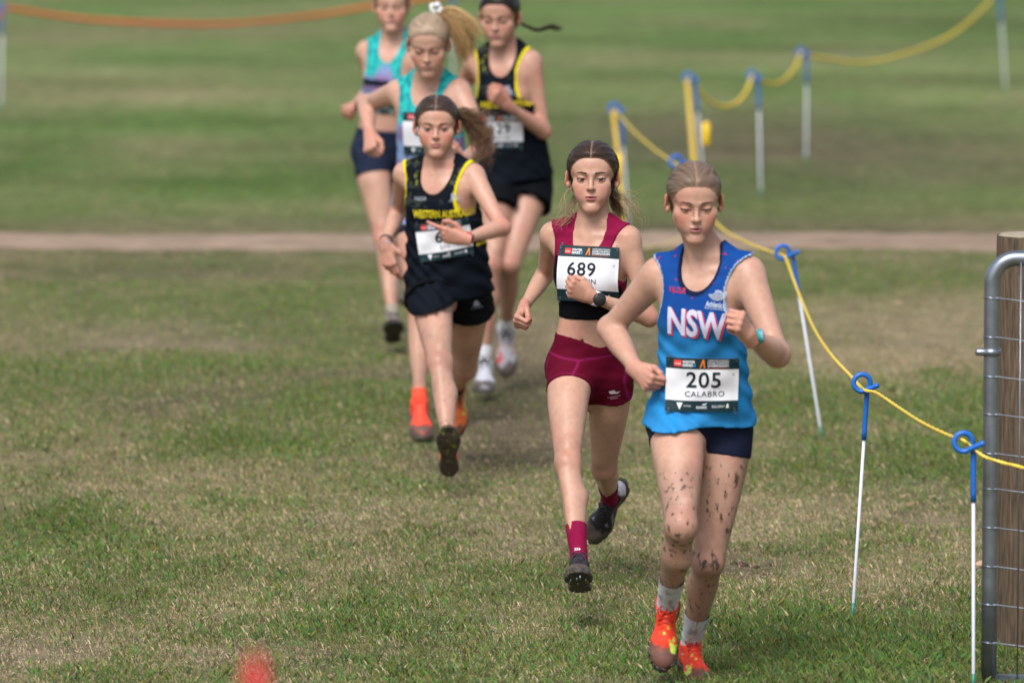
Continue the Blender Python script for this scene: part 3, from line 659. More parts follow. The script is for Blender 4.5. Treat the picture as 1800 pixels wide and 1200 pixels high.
class Patch:
    def __init__(s, bvh, px, py, w, h, U, roll=0., n=30, it=6, dil=2, hint=None):
        d = ray(px, py); hit = bvh.ray_cast(Vector(CP), Vector(d), 60)
        if hit[0] is None: raise RuntimeError('patch misses at %s %s' % (px, py))
        s.c = np.array(hit[0]); N = nrm(np.array(hit[1]) * .5 - d * .6); R = nrm(U - N * np.dot(U, N)); Up = np.cross(N, R)
        s.R = R * math.cos(roll) + Up * math.sin(roll); s.U = np.cross(N, s.R); s.N = N; s.w, s.h, s.n = w, h, n
        H = np.full((n + 1, n + 1), np.nan)
        for i in range(n + 1):
            for j in range(n + 1):
                p = s.c + s.R * (i / n - .5) * w + s.U * (j / n - .5) * h + N * .2; q = bvh.ray_cast(Vector(p), Vector(-N), .34)
                if q[0] is not None: H[i, j] = .2 - q[3]
        m = np.nanmin(H); 
        for _ in range(40):
            bad = np.isnan(H)
            if not bad.any(): break
            P = np.pad(H, 1, constant_values=np.nan); st = np.stack([P[:-2, 1:-1], P[2:, 1:-1], P[1:-1, :-2], P[1:-1, 2:]])
            with np.errstate(all='ignore'):
                import warnings; warnings.simplefilter('ignore'); H = np.where(bad, np.nanmean(st, 0) - .001, H)
        for _ in range(dil): P = np.pad(H, 1, mode='edge'); H = np.max(np.stack([P[1:-1, 1:-1], P[:-2, 1:-1], P[2:, 1:-1], P[1:-1, :-2], P[1:-1, 2:]]), 0)
        for _ in range(it): P = np.pad(H, 1, mode='edge'); H = (P[1:-1, 1:-1] * 2 + P[:-2, 1:-1] + P[2:, 1:-1] + P[1:-1, :-2] + P[1:-1, 2:]) / 6
        s.H = H
    def map(s, x, y, off):
        gx, gy = np.clip(x / s.w + .5, 0, .9999) * s.n, np.clip(y / s.h + .5, 0, .9999) * s.n; i, j = gx.astype(int), gy.astype(int); u, v = gx - i, gy - j; H = s.H
        z = H[i, j] * (1 - u) * (1 - v) + H[i + 1, j] * u * (1 - v) + H[i, j + 1] * (1 - u) * v + H[i + 1, j + 1] * u * v
        return s.c + s.R * x[:, None] + s.U * y[:, None] + s.N * (z + off)[:, None]
    def put(s, name, g, cx, cy, w, h, off, col, root, parent=None, mat=None, solid=0., rot=0.):
        v, f = g; v = v * V3(w, h)[:2]; 
        if rot: v = v @ np.array([[math.cos(rot), math.sin(rot)], [-math.sin(rot), math.cos(rot)]])
        P = s.map(v[:, 0] + cx, v[:, 1] + cy, off)
        if solid:
            Q = P - s.N * solid; n = len(P); F = [f, f[:, ::-1] + n]; P = np.vstack([P, Q])
            if f.shape[1] == 4: pass
            F = [np.vstack(F)]
        else: F = [f]
        c = np.asarray(col, float); c = np.tile(c, (len(P), 1)) if c.ndim == 1 else (np.vstack([c, c]) if solid else c)
        o = mesh_np(name, P, F, mat or M_PRINT, c); put(o, root)
        if parent is not None: o.parent = parent; o.matrix_parent_inverse = Matrix()
        return o
WHITE, INK, TEALINK = V3(.74, .75, .80), V3(.008, .012, .022), V3(.006, .028, .036)
_tc = {}
def T2(s, bold=0., shear=0., sp=1.):
    k = (s, bold, shear, sp)
    if k not in _tc: _tc[k] = text2d(s, bold, shear, sp)
    return _tc[k]
def bib(root, P, W_, H_, number, surname, off=.004, mark=True, roughlet=False, numx=0.):
    """paper race bib on patch P: dark header, white field with number and name, dark footer"""
    g = grid2d(28, 20); hd, ft = .205, .205
    y = g[0][:, 1]; ys_ = np.array(y)
    # move the rows next to the bands onto the band edges so that the colour borders are crisp
    parts = []
    b = P.put('race_bib', g, 0, 0, W_, H_, off, WHITE, root, mat=M_BIB, solid=.0006)
    hh = H_ * hd
    P.put('bib_header', grid2d(24, 4), 0, H_ / 2 - hh / 2, W_ * 1.002, hh, off + .0007, TEALINK, root, b)
    P.put('bib_footer', grid2d(24, 4), 0, -H_ / 2 + hh / 2, W_ * 1.002, hh, off + .0007, TEALINK, root, b)
    o2 = off + .0014; yh = H_ / 2 - hh / 2; q = W_ / .205
    P.put('sponsor_mark', grid2d(3, 3), -.070 * q, yh, .021 * q, .018 * q, o2, V3(.72, .05, .045), root, b)
    P.put('sponsor_lettering', T2('HOME', .02), -.070 * q, yh - .0015, .017 * q, .004 * q, o2 + .0006, WHITE, root, b)
    P.put('header_lettering', T2('WINTER', .03), -.039 * q, yh + .0045 * q, .036 * q, .008 * q, o2, WHITE, root, b)
    P.put('header_lettering', T2('SERIES', .03), -.042 * q, yh - .0050 * q, .030 * q, .008 * q, o2, WHITE, root, b)
    P.put('blue_mark', poly2d([(-.5, -.5), (.3, -.3), (.5, .5), (-.2, .1)]), -.0225 * q, yh - .005 * q, .007 * q, .010 * q, o2, V3(.03, .30, .62), root, b)
    P.put('orange_mark', poly2d([(-.5, -.5), (-.3, -.5), (.2, .15), (.18, .5), (-.02, .5)]), .0 * q, yh, .017 * q, .024 * q, o2, V3(.75, .20, .03), root, b)
    P.put('orange_mark', poly2d([(.2, -.5), (.45, -.5), (.3, .5), (.12, .5)]), .0 * q, yh, .017 * q, .024 * q, o2 + .0003, V3(.75, .20, .03), root, b)
    for k, (t, ww, dy) in enumerate((('AUSTRALIAN ATHLETICS', .060, .0095), ('CROSS COUNTRY', .060, .0022), ('CHAMPIONSHIPS', .060, -.0058))):
        P.put('header_lettering', T2(t, .02), .044 * q, yh + dy * q, ww * q, (.0040 if k == 0 else .0062) * q, o2, WHITE, root, b)
    P.put('date_lettering', T2('BALLARAT 2025', .0), .044 * q, yh - .0122 * q, .058 * q, .0030 * q, o2, V3(.6, .08, .04), root, b)
    P.put('bib_number', T2(number, .014, 0, 1.08), (numx) * q, .0145 * q, .098 * q if len(number) == 3 else .07 * q, .046 * q, o2, INK, root, b)
    P.put('bib_name', T2(surname, .0, 0, 1.1), (numx + .004) * q, -.0275 * q + .002, .105 * q * len(surname) / 6.6, .0155 * q, o2, INK, root, b)
    if mark: P.put('corner_letter', T2('Q', .0), .088 * q, .030 * q, .006 * q, .006 * q, o2, INK, root, b)
    yf = -H_ / 2 + hh / 2
    P.put('footer_mark', poly2d([(-.5, .5), (0, -.5), (.5, .5)]), -.062 * q, yf, .018 * q, .020 * q, o2, WHITE, root, b)
    P.put('footer_lettering', T2('VICTORIA', 0), -.040 * q, yf + .001, .022 * q, .005 * q, o2, WHITE, root, b)
    P.put('footer_lettering', T2('RUNNING', .03, .2), .000 * q, yf - .003 * q, .030 * q, .008 * q, o2, WHITE, root, b)
    P.put('footer_mark', poly2d([(-.5, -.1), (.5, .5), (.1, -.5)]), .008 * q, yf + .006 * q, .016 * q, .007 * q, o2, WHITE, root, b)
    P.put('footer_lettering', T2('BALLARAT', 0), .048 * q, yf, .036 * q, .007 * q, o2, WHITE, root, b)
    P.put('footer_mark', poly2d([(-.5, -.5), (.5, -.5), (.4, .2), (0, .5), (-.4, .0)]), .073 * q, yf + .002, .008 * q, .013 * q, o2, WHITE, root, b)
    # safety pins
    for sx in (-1, 1):
        for sy in (-1, 1):
            p = []
            for t in np.linspace(0, 2 * math.pi, 14, endpoint=False): p.append((.0026 * math.cos(t), .0100 * math.sin(t)))
            p = np.array(p); rt = .25 * sx; p = p @ np.array([[math.cos(rt), math.sin(rt)], [-math.sin(rt), math.cos(rt)]])
            w = P.map(p[:, 0] + sx * W_ * .46, p[:, 1] + sy * H_ * .47 + .004 * sy, off + .0025); v, F = tube(w, .0008, 5, closed=True)
            o = mesh_np('safety_pin', v, F, M_METAL, np.tile(V3(.8, .8, .8), (len(v), 1))); put(o, root); o.parent = b; o.matrix_parent_inverse = Matrix()
    return b

# ------------------------------------------------------------------ a runner
def solve(parent, p, L, sg):
    d = ray(*p[:2]); w = parent - CP; b = d.dot(w); disc = b * b - (w.dot(w) - L * L)
    return CP + d * (b + (sg * math.sqrt(disc) if disc > 0 else 0)), (disc <= 0)
def runner(c):
    S = c['S']; B = c.get('B', 1.); AB = c.get('AB', 1.); LB = c.get('LB', 1.); Y0 = c['Y0']; h = c.get('h', .0066); J = {}
    P3 = lambda k: at(c[k][0], c[k][1], Y0 + c[k][2])
    J['pel'], J['neck'] = P3('pel'), P3('neck')
    for k in ('hipR', 'hipL', 'shR', 'shL'): J[k] = P3(k)
    warn = []
    for side in 'RL':
        ch = [('sh', 'el', .272), ('el', 'wr', .232), ('wr', 'ha', .085)]
        for a, b, L in ch:
            q = c[b + side]; J[b + side], w = solve(J[a + side], q, L * S * (q[3] if len(q) > 3 else 1), q[2]); warn += [b + side] * w
        for a, b, L in (('hip', 'kn', .392), ('kn', 'an', .375)):
            q = c[b + side]; J[b + side], w = solve(J[a + side], q, L * S * (q[3] if len(q) > 3 else 1), q[2]); warn += [b + side] * w
    print('PERSON', c['id'], 'S', S, 'torso %.3f hips %.3f sh %.3f' % (np.linalg.norm(J['neck'] - J['pel']), np.linalg.norm(J['hipR'] - J['hipL']), np.linalg.norm(J['shR'] - J['shL'])), 'stretched', warn, {k: (round(float(v[1] - Y0), 2), round(float(v[2]), 2)) for k, v in J.items() if k[:2] in ('kn', 'an', 'el', 'wr', 'ha')}, 'headroom', round(float(J['neck'][2]), 2))
    base = c['skin']; rg = np.random.default_rng(c['seed'])
    foot = min(J['anR'][2], J['anL'][2]); loc = V3(J['pel'][0], J['pel'][1], 0)
    root = empty('person', loc, c['label'], c.get('cat', 'runner'), 'girls running in the cross country race')
    A = nrm(J['neck'] - J['pel']); U = J['shL'] - J['shR']; U = nrm(U - A * U.dot(A)); V = np.cross(A, U); Ln = np.linalg.norm(J['neck'] - J['pel'])
    UH = J['hipL'] - J['hipR']; UH = nrm(UH - A * UH.dot(A)); VH = np.cross(A, UH)
    # head frame
    hy, hp, hr = [rad(q) for q in c['head'][3:6]]; hs = c.get('hs', .97) * (S if S > 1 else S ** .5)
    Rz = np.array(Matrix.Rotation(hr, 3, 'Y') @ Matrix.Rotation(hy, 3, 'Z') @ Matrix.Rotation(hp, 3, 'X'))
    ho = at(c['head'][0], c['head'][1], Y0 + c['head'][2]) - Rz @ V3(0, -.082, 0) * hs
    print('   head-neck dist %.3f' % np.linalg.norm(ho - J['neck']), 'local neck', np.round(Rz.T @ (J['neck'] - ho) / hs, 3))
    toL = lambda p: Rz.T @ (np.asarray(p) - ho) / hs
    toW = lambda v: v @ Rz.T * hs + ho
    BF = c.get('Bd', 1.)
    ttab = [(-.15, .095, .065, .01), (-.05, .146, .096, .014), (.08, .150, .098, .012), (.24, .130, .086, .002), (.40, .113, .078, -.004), (.55, .119, .086, -.004), (.70, .130, .092, .0), (.82, .128, .086, .008), (.92, .094, .068, .015), (1.02, .056, .052, .020)]
    ttab = [(a, w * S * B, d * S * B * BF, s_ * S) for a, w, d, s_ in ttab]
    def shared(T, k):      # prims near the neck, in world or head coordinates
        tv = (lambda v: Rz.T @ v) if k != 1 else (lambda v: v)
        nb = J['neck'] + V * .020 * S - A * .03 * S; sk = toW(V3(0, .022, -.050)); nr = c.get('neckr', .049) * S
        L = [(P_loft(T(J['pel']), T(J['neck']), tv(UH), tv(U), [(a, w * k, d * k, s_ * k) for a, w, d, s_ in ttab], -.15, 1.02), .02)]
        for s, sh in ((-1, 'shR'), (1, 'shL')):
            L.append((P_sweep(T(J['neck'] + V * .022 * S + A * .022 * S), T(J[sh] + A * .006 * S + V * .006), [(0, .034 * S * k), (.6, .032 * S * k), (1, .034 * S * AB * k)]), .035 * S * k))
        L.append((P_sweep(T(nb), T(sk), [(0, (nr + .004) * k), (.4, nr * k), (1, (nr + .002) * k)]), .022 * k))
        for s in (-1, 1):
            L.append((P_cone(T(toW(V3(s * .039, .036, -.060))), T(J['neck'] - V * .044 * S * B - A * .040 * S + U * s * .012), .0095 * k, .0075 * k), .012 * k))
        return L, nb, sk
    sh_w, nb, sk = shared(lambda p: p, 1); sh_l, _, _ = shared(toL, 1 / hs)
    cutp = nb + (sk - nb) * .42; cutn = nrm(sk - nb)
    # ---------------- body below the neck
    body = []
    body += sh_w
    armt = [(0, .040), (.12, .043), (.3, .0415), (.6, .0350), (.85, .0315), (1, .0325)]; fat = [(0, .0325), (.18, .0360), (.42, .0325), (.75, .0235), (1, .0215)]
    tht = [(0, .080), (.15, .0830), (.35, .0765), (.6, .0655), (.85, .0520), (1, .0475)]; sht = [(0, .0455), (.14, .0430), (.32, .0470), (.55, .0400), (.8, .0280), (1, .0275)]
    wr = .0215 * S * AB
    for s, q in ((-1, 'R'), (1, 'L')):
        sh, el, w_, ha, hip, kn, an = [J[k + q] for k in ('sh', 'el', 'wr', 'ha', 'hip', 'kn', 'an')]
        chest = J['neck'] - A * .105 * S + U * s * .055 * S - V * .008
        body.append((P_cone(chest, sh - A * .012, .062 * S * B, .040 * S * AB), .035 * S))
        body.append((P_cone(J['neck'] - V * .036 * S * B - A * .030 * S + U * s * .018, sh - V * .026 * S + A * .014 * S, .0095, .0085), .012))
        body.append((P_sweep(sh, el, [(t, r * S * AB) for t, r in armt]), .026 * S))
        bd = nrm((el - sh)) ; fd = nrm(w_ - el); bend = nrm(bd - fd + 1e-6)
        body.append((P_ell(el + bend * .010 * S, V3(1, 1, 1) * .0250 * S * AB), .02))
        fu = np.cross(bd, fd); fu = nrm(fu) if np.linalg.norm(fu) > .1 else U
        body.append((P_sweep(el, w_, [(t, r * S * AB) for t, r in fat], u=nrm(np.cross(fd, fu)), ratio=1.0), .018 * S))
        # legs
        td, sdn = nrm(kn - hip), nrm(an - kn); fr = td - sdn; V_ = V
        fr = fr if np.linalg.norm(fr) > .25 else -V * .3 + fr; fr = nrm(fr - td * fr.dot(td)); J['fr' + q] = fr
        side = nrm(np.cross(td, fr))
        body.append((P_sweep(hip, kn, [(t, r * S * LB) for t, r in tht], off=[(0, 0), (.35, .010 * S), (.8, .004), (1, 0)], voff=fr), .030 * S))
        body.append((P_ell(hip + VH * .045 * S * B + U * s * .005 + V3(0, 0, .015), V3(.060, .062, .070) * S * B), .035))
        frs = nrm(fr - sdn * fr.dot(sdn))
        body.append((P_sweep(kn, an, [(t, r * S * LB) for t, r in sht], off=[(0, 0), (.15, -.004 * S), (.34, -.015 * S), (.6, -.006 * S), (1, -.002)], voff=frs), .022 * S))
        body.append((P_ell(kn + nrm(fr + frs) * .023 * S * LB, V3(.027, .027, .027) * S * LB), .018)); 
        body.append((P_ell(kn + nrm(fr + frs) * .014 * S + sdn * .042 * S, V3(.018, .018, .022) * S * LB), .016))
        body.append((P_ell(kn - td * .060 * S + fr * .026 * S - U * s * .018 * S, V3(.022, .022, .030) * S * LB), .022))
        body.append((P_cone(kn + sdn * .05 * S + frs * .0245 * S * LB, an - sdn * .07 * S + frs * .0175 * S * LB, .0125 * S, .0095 * S), .016))
        body.append((P_ell(kn + sdn * .125 * S - frs * .018 * S - U * s * .016 * S, V3(.027, .027, .030) * S * LB), .03))
        tx, tz = [nrm(V3(*q_)) for q_ in c['foot' + q]]; J['fx' + q], J['fz' + q] = tx, tz
        body.append((P_cone(an - tz * .01 * S, an + tx * .10 * S - tz * .064 * S, .025 * S, .014 * S), .012)); body.append((P_cone(an - tz * .01, an - tz * .05 * S - tx * .015, .026 * S, .023 * S), .012))
        body.append((P_cone(w_, w_ + nrm(ha - w_) * .03 * S, wr, wr * .5), .004))
        if c.get('bust', .8): body.append((P_ell(J['pel'] + A * Ln * .665 + U * s * .056 * S - V * .062 * S * B, V3(.046, .034, .046) * S * c.get('bust', .8) ** .3), .035))
    allj = np.array([J[k] for k in J if k[:2] not in ('fr', 'fx', 'fz')]); lo = allj.min(0) - .13; hi = allj.max(0) + .12; lo[2] = max(lo[2], -.04)
    F = Field(lo, hi, h)
    for p, k in body: F.add(p, k)
    if c.get('navel'): F.sub(P_ell(J['pel'] + A * Ln * .225 - V * .083 * S * B, (.005, .008, .010)), .01)
    v, f = F.mesh(); v, f = relax_fast(v, f, 1, .35), f
    def inset(v, t, ctr, ax_, a0):     # sink the hidden end of the trunk or forearm under the finer mesh
        r_ = v - ctr - np.outer((v - ctr) @ ax_, ax_); return v - r_ / (np.linalg.norm(r_, axis=1)[:, None] + 1e-9) * (.0035 * sst(a0, a0 + .016, t))[:, None]
    t_ = (v - cutp) @ cutn; near = t_ > -.02; v[near] = inset(v[near], t_[near], cutp, cutn, -.003); keep = t_ < .03
    for q in 'RL':
        hd_ = nrm(J['ha' + q] - J['wr' + q]); d = v - J['wr' + q]; fd_ = nrm(J['wr' + q] - J['el' + q]); t_ = d @ fd_; nr2 = (t_ > -.05) & (np.linalg.norm(d, axis=1) < .075 * S); v[nr2] = inset(v[nr2], t_[nr2], J['wr' + q], fd_, -.026 * S); keep &= ~(((d @ hd_) > .004 * S) & (np.linalg.norm(d, axis=1) < .065 * S))
    v, f, _ = prune(v, f, keep)
    Cc = np.tile(base, (len(v), 1)).astype(float)
    mud = np.zeros(len(v)) - .3; mm = c.get('mudamt', (.2, .1))
    for q in 'RL':
        kn = J['kn' + q]; an = J['an' + q]; dk = np.linalg.norm(v - (kn + J['fr' + q] * .03), axis=1); Cc = Cc + (base * V3(.90, .62, .60) - Cc) * (.55 * np.exp(-(dk / .045) ** 2))[:, None]
        de = np.linalg.norm(v - J['el' + q], axis=1); Cc = Cc + (base * V3(1., .68, .66) - Cc) * (.6 * np.exp(-(de / .04) ** 2))[:, None]
        mud = np.maximum(mud, mm[0] * np.exp(-(dk / .075) ** 2))
        leg = nrm(an - J['hip' + q]); mud = np.maximum(mud, -.3 + (mm[1] + .3) * sst(J['pel'][2] + .0, J['pel'][2] - .14, v[:, 2]))
        hand_z = np.linalg.norm(v - J['ha' + q], axis=1) < .12; mud[hand_z] = -.3
        da = np.abs((v - an) @ nrm(an - kn) + .10 * S); mud = np.maximum(mud, np.where((np.linalg.norm(v - an, axis=1) < .2), (mm[1] + .10) * np.exp(-(da / .03) ** 2), -.3))
    chunks = [(v, f, Cc, mud)]
    # ---------------- hands
    for s, q in ((-1, 'R'), (1, 'L')):
        pose, tdir = c['hand' + q]; hv, hf, fl = get_hand(pose, S * c.get('hands', .92), wr)
        X = nrm(J['ha' + q] - J['wr' + q]); T = V3(*tdir); T = nrm(T - X * T.dot(X)); N = np.cross(X, T) if s < 0 else np.cross(T, X)
        w = hv @ np.stack([X, T, N]) + J['wr' + q]
        if s > 0: hf = hf[:, ::-1]
        C2 = np.tile(base, (len(w), 1)); C2 = C2 + (base * V3(1.0, .58, .56) - C2) * (.25 + .55 * fl)[:, None]
        chunks.append((w, hf, C2, np.full(len(w), -.3)))
    # ---------------- head
    hh = c.get('hh', .0021); HF = head_field(c, [(p, k) for p, k in sh_l], hh); hv, hf = HF.mesh(); hv = relax_fast(hv, hf, 1, .25)
    cl = toL(cutp); cn = Rz.T @ cutn; hv, hf, _ = prune(hv, hf, (hv - cl) @ cn > -.006)
    hc = head_colors(hv, c, base); 
    chunks.append((toW(hv), hf, hc, np.full(len(hv), -.35)))
    for s in (-1, 1):
        ev, ef, ec = eyeball(s, c); chunks.append((toW(ev), ef, ec, np.full(len(ev), -.5)))
    vs = np.vstack([a[0] for a in chunks]); o = 0; fs = []
    for a in chunks: fs.append(a[1] + o); o += len(a[0])
    ca = np.vstack([a[2] for a in chunks]); ne = len(chunks[-1][0]) * 2; blot = fbm(vs[:, 0] * 14 + vs[:, 1] * 9, vs[:, 2] * 12, c['seed']); w_ = (.6 * sst(.45, .75, blot))[:, None]; w_[-ne:] = 0
    ca = ca * (1 + (V3(1., .80, .80) - 1) * w_)
    bo = mesh_np('body', vs, np.vstack(fs)[:, ::1], M_SKIN, np.clip(ca, .004, 1), attrs={'mud': np.concatenate([a[3] for a in chunks])}); put(bo, root)
    # ---------------- hair cap
    Hf, hline = hair_field(c, .0037); v, f = Hf.mesh(); v = relax_fast(v, f, 2, .4); hcol = np.array(c['hair'])
    tie = V3(*c.get('tie', (0, .115, .03))); d = v - tie; ang = np.arctan2(d[:, 0], d[:, 2] + 1e-6); rr = np.linalg.norm(d, axis=1)
    ang = np.abs(ang) - (5.5 if c.get('part', 1) else 1.5) * v[:, 1] + (v[:, 0] > 0) * 7.
    C3 = np.tile(hcol, (len(v), 1)) * (.70 + .75 * fbm(ang * 12, rr * 5, 5, 3))[:, None]
    C3 = C3 * (1 + .25 * sst(.02, .1, v[:, 2]))[:, None] if c.get('blond') else C3
    if c.get('part', 1):
        w = np.exp(-((v[:, 0] - c.get('partx', 0)) / .0022) ** 2) * sst(.055, .07, v[:, 2]) * sst(.06, .02, v[:, 1]); C3 = C3 + (base * .8 - C3) * (w * .65)[:, None]
        g = np.exp(-((v[:, 0] - c.get('partx', 0)) / .0050) ** 2) * sst(.05, .07, v[:, 2]) * sst(.07, .02, v[:, 1]); v[:, 2] -= .004 * g
    dl = -hline(v[:, 0], v[:, 1], v[:, 2]); C3 = C3 + (base * .85 - C3) * (.6 * sst(.007, .0, dl + .004 * (fbm(ang * 60, rr * 3, 9, 2) - .5)) * (v[:, 1] < .03))[:, None]   # hair thins out over the skin
    hair = mesh_np('hair', toW(v), f, M_HAIR, C3, attrs={'strand': np.stack([ang * 34, rr * 6, v[:, 0] * 0], 1)}); put(hair, root)
    n = c.get('fringe', 700)          # fine hairs lying over the hair line and standing off the head
    if n:
        bv = BVHTree.FromPolygons([Vector(q) for q in v], [tuple(q) for q in f]); SP = []
        k = rg.choice(len(v), n * 3); src = v[k]; src = src[(src[:, 1] < .08) & (src[:, 2] > -.03)]; e_ = -hline(src[:, 0], src[:, 1], src[:, 2]); src = np.vstack([src[e_ < .008][:n // 2], src[:n // 2]]); m = 8
        for q in src:
            fo = rg.uniform(.003, .010) if rg.random() < .05 else 0.; rate = (5.5 if c.get('part', 1) else 1.5) + rg.normal(0, 1.0); pts = [q - V3(0, rg.uniform(0, .004), 0)]; off = rg.uniform(.0004, .0014)
            for i in range(m - 1):
                p_ = pts[-1]; d_ = p_ - tie; a_ = math.atan2(d_[0], d_[2] + 1e-6); R_ = math.hypot(d_[0], d_[2]); a_ += math.copysign(rate * .0085, a_)
                nx = V3(tie[0] + R_ * math.sin(a_), p_[1] + .0085, tie[2] + R_ * math.cos(a_)); near = bv.find_nearest(Vector(nx)); pts.append(np.array(near[0]) + np.array(near[1]) * (off + fo * (i / m) ** 2))
            SP.append(toW(np.array(pts)))
        SP = np.array(SP); strands('flyaway_hair', SP, np.interp(np.linspace(0, 1, m), [0, .3, 1], [.0001, .0005, .0002]), hcol * (1 + .7 * rg.uniform(-.6, 1.2, (len(SP), 1))), root)
    for tl in c.get('tails', []):
        g = [toW(V3(*q)) if tl.get('loc', 1) else np.array(q) for q in tl['guide']]
        P, cc, r = tail(rg, g, tl['n'], tl.get('m', 16), tl['spread'], tl.get('wave', .01), tl.get('col', c['hair']), tl.get('var', .4), tl.get('lens', (.6, 1.)))
        strands(tl.get('name', 'ponytail'), P, r * tl.get('thick', 1.), cc, root)
    if c.get('scrunchie') is not None:
        q = c['scrunchie']; ct = toW(V3(*q[0])); v2, F2 = tube([ct + Rz @ (V3(math.cos(a) * .018, .006 * math.sin(3 * a), math.sin(a) * .018)) for a in np.linspace(0, 6.283, 20, endpoint=False)], [.010 + .003 * math.sin(5 * i) for i in range(20)], 8, closed=True)
        put(mesh_np('hair_tie', v2, F2, M_CLOTH, np.tile(V3(*q[1]), (len(v2), 1))), root)
    # ---------------- shoes and socks
    for s, q in ((-1, 'R'), (1, 'L')):
        an, kn = J['an' + q], J['kn' + q]; shoe(root, an, J['fx' + q], J['fz' + q], S * c.get('shoes', .95), c['shoe' + q] if 'shoe' + q in c else c['shoe'], s > 0)
        sk_ = c['sock']; sdn = nrm(an - kn); top = an - sdn * sk_['h'] * S; tx, tz = J['fx' + q], J['fz' + q]
        fr = J['fr' + q]; frs = nrm(fr - sdn * fr.dot(sdn)); Ls = .375 * S
        t = 1 - sk_['h'] * S / Ls; rt = np.interp(t, [q_[0] for q_ in sht], [q_[1] for q_ in sht]) * S * LB
        ot = np.interp(t, [0, .15, .34, .6, 1], [0, -.004 * S, -.015 * S, -.006 * S, -.002]); r1 = .0275 * S * LB
        path = smooth_path([top + frs * ot, top * .5 + an * .5 + frs * ot * .5, an - tz * .0, an - tz * .035 * S + tx * .012 * S], 26)
        tt = np.linspace(0, 1, 26); R = np.interp(tt, [0, .06, .5, 1], [rt + .0036, rt + .0026, r1 + .0040, .031 * S]) + .0010 * np.sin(tt * 40) * (tt > .4)
        nseg = 40; v2, F2 = tube(path, R, nseg, cap=False)
        rib = 1 + (.035 * np.cos(np.arange(nseg) * math.pi) if sk_.get('rib') else 0 * np.arange(nseg)); ctr = np.repeat(path, nseg, 0); v2 = ctr + (v2 - ctr) * np.tile(rib, 26)[:, None]
        C4 = np.tile(np.array(sk_['col']), (len(v2), 1)) * (1 - .08 * (np.tile(np.arange(nseg) % 2, 26) if sk_.get('rib') else 0 * np.arange(nseg * 26)))[:, None]
        nz = fbm(v2[:, 0] * 60, v2[:, 2] * 60, 12 + s); w = sst(.56, .68, nz) * sk_.get('mud', .5); C4 = C4 + (V3(.12, .09, .07) - C4) * w[:, None]
        so = put(mesh_np('sock', v2, F2, M_SOCK, C4), root)
        if sk_.get('mark'):
            bv = BVHTree.FromPolygons([Vector(a) for a in v2], [tuple(a) for a in F2[0]])
            try:
                scr = lambda p: (900 + FPX * (p - CP)[0] / ((p - CP) @ V3(0, math.cos(PITCH), -math.sin(PITCH))), 600 - FPX * ((p - CP) @ V3(0, math.sin(PITCH), math.cos(PITCH))) / ((p - CP) @ V3(0, math.cos(PITCH), -math.sin(PITCH))))
                mp = scr(an - sdn * .045 * S); P = Patch(bv, mp[0], mp[1], .05, .05, V3(1, 0, 0), n=8, it=1, dil=0)
                for k in range(3): P.put('sock_mark', poly2d([(-.5, .5), (-.2, .5), (.5, 0), (-.2, -.5), (-.5, -.5), (.1, 0)]), -.008 + .007 * k, 0, .008, .011 - .001 * k, .0012, V3(.8, .75, .78), root, so)
            except RuntimeError: pass
    # ---------------- top
    tp = c['top']; g = 1.; lo = np.min([J[k] for k in ('pel', 'neck', 'shR', 'shL')], 0) - .24 * S; hi = np.max([J[k] for k in ('pel', 'neck', 'shR', 'shL')], 0) + .17 * S
    G = Field(lo, hi, c.get('gh', .0052)); pad = tp.get('pad', .0050)
    for p, k in body[:len(sh_w) - 3]: G.add(p, k, pad=pad)
    for p, k in body[len(sh_w):]:
        pass
    i0 = len(sh_w)
    per = (len(body) - i0) // 2
    for sidx in (0, 1):
        bb = body[i0 + sidx * per:i0 + (sidx + 1) * per]
        G.add(bb[0][0], bb[0][1], pad=pad); G.add(bb[1][0], bb[1][1], pad=pad); G.add(P_ell(J['sh' + 'RL'[sidx]], V3(1, 1, 1) * .040 * S * AB), .03, pad=pad)
        if c.get('bust', .8): G.add(bb[-1][0], bb[-1][1] + .015, pad=pad)
        G.add(bb[6][0], bb[6][1], pad=pad)
        if 'loose' in tp: G.add(bb[5][0], bb[5][1], pad=pad + c['shorts'].get('pad', .004) + .001)
    if 'loose' in tp: G.add(P_loft(J['pel'], J['neck'], UH, U, [(a, w * S, d * S, s_ * S) for a, w, d, s_ in tp['loose']], tp['loose'][0][0], tp['loose'][-1][0], n=2.3), .02)
    cen = J['pel']
    nd = tp['neck']; nc = J['neck'] + A * nd[0] * S - V * .015; nr_ = V3(nd[1], nd[3] if len(nd) > 3 else .5, nd[2]) * S; RU = frame_cols(U, V, A)
    ao = tp['arm']; RA = {}
    G.sub(P_ell(nc, nr_, RU), .002)
    for s, q in ((-1, 'shR'), (1, 'shL')):
        ac = J[q] + U * s * ao[0] * S + A * ao[1] * S; G.sub(P_ell(ac, V3(ao[2], .40, ao[3]) * S, RU), .002); RA[s] = ac
    hem, slope = tp['hem'], tp.get('slope', 0)
    wr_ = tp.get('wrinkle', .0)
    def clipf(X, Y, Z):
        s = ((X - cen[0]) * A[0] + (Y - cen[1]) * A[1] + (Z - cen[2]) * A[2]); u = ((X - cen[0]) * U[0] + (Y - cen[1]) * U[1] + (Z - cen[2]) * U[2])
        vv = ((X - cen[0]) * V[0] + (Y - cen[1]) * V[1] + (Z - cen[2]) * V[2]); return np.maximum(hem * Ln + slope * u - tp.get('hv', 0) * vv + .006 * np.sin(u * 30) * (1 if 'loose' in tp else 0) - s, s - Ln * 1.10)
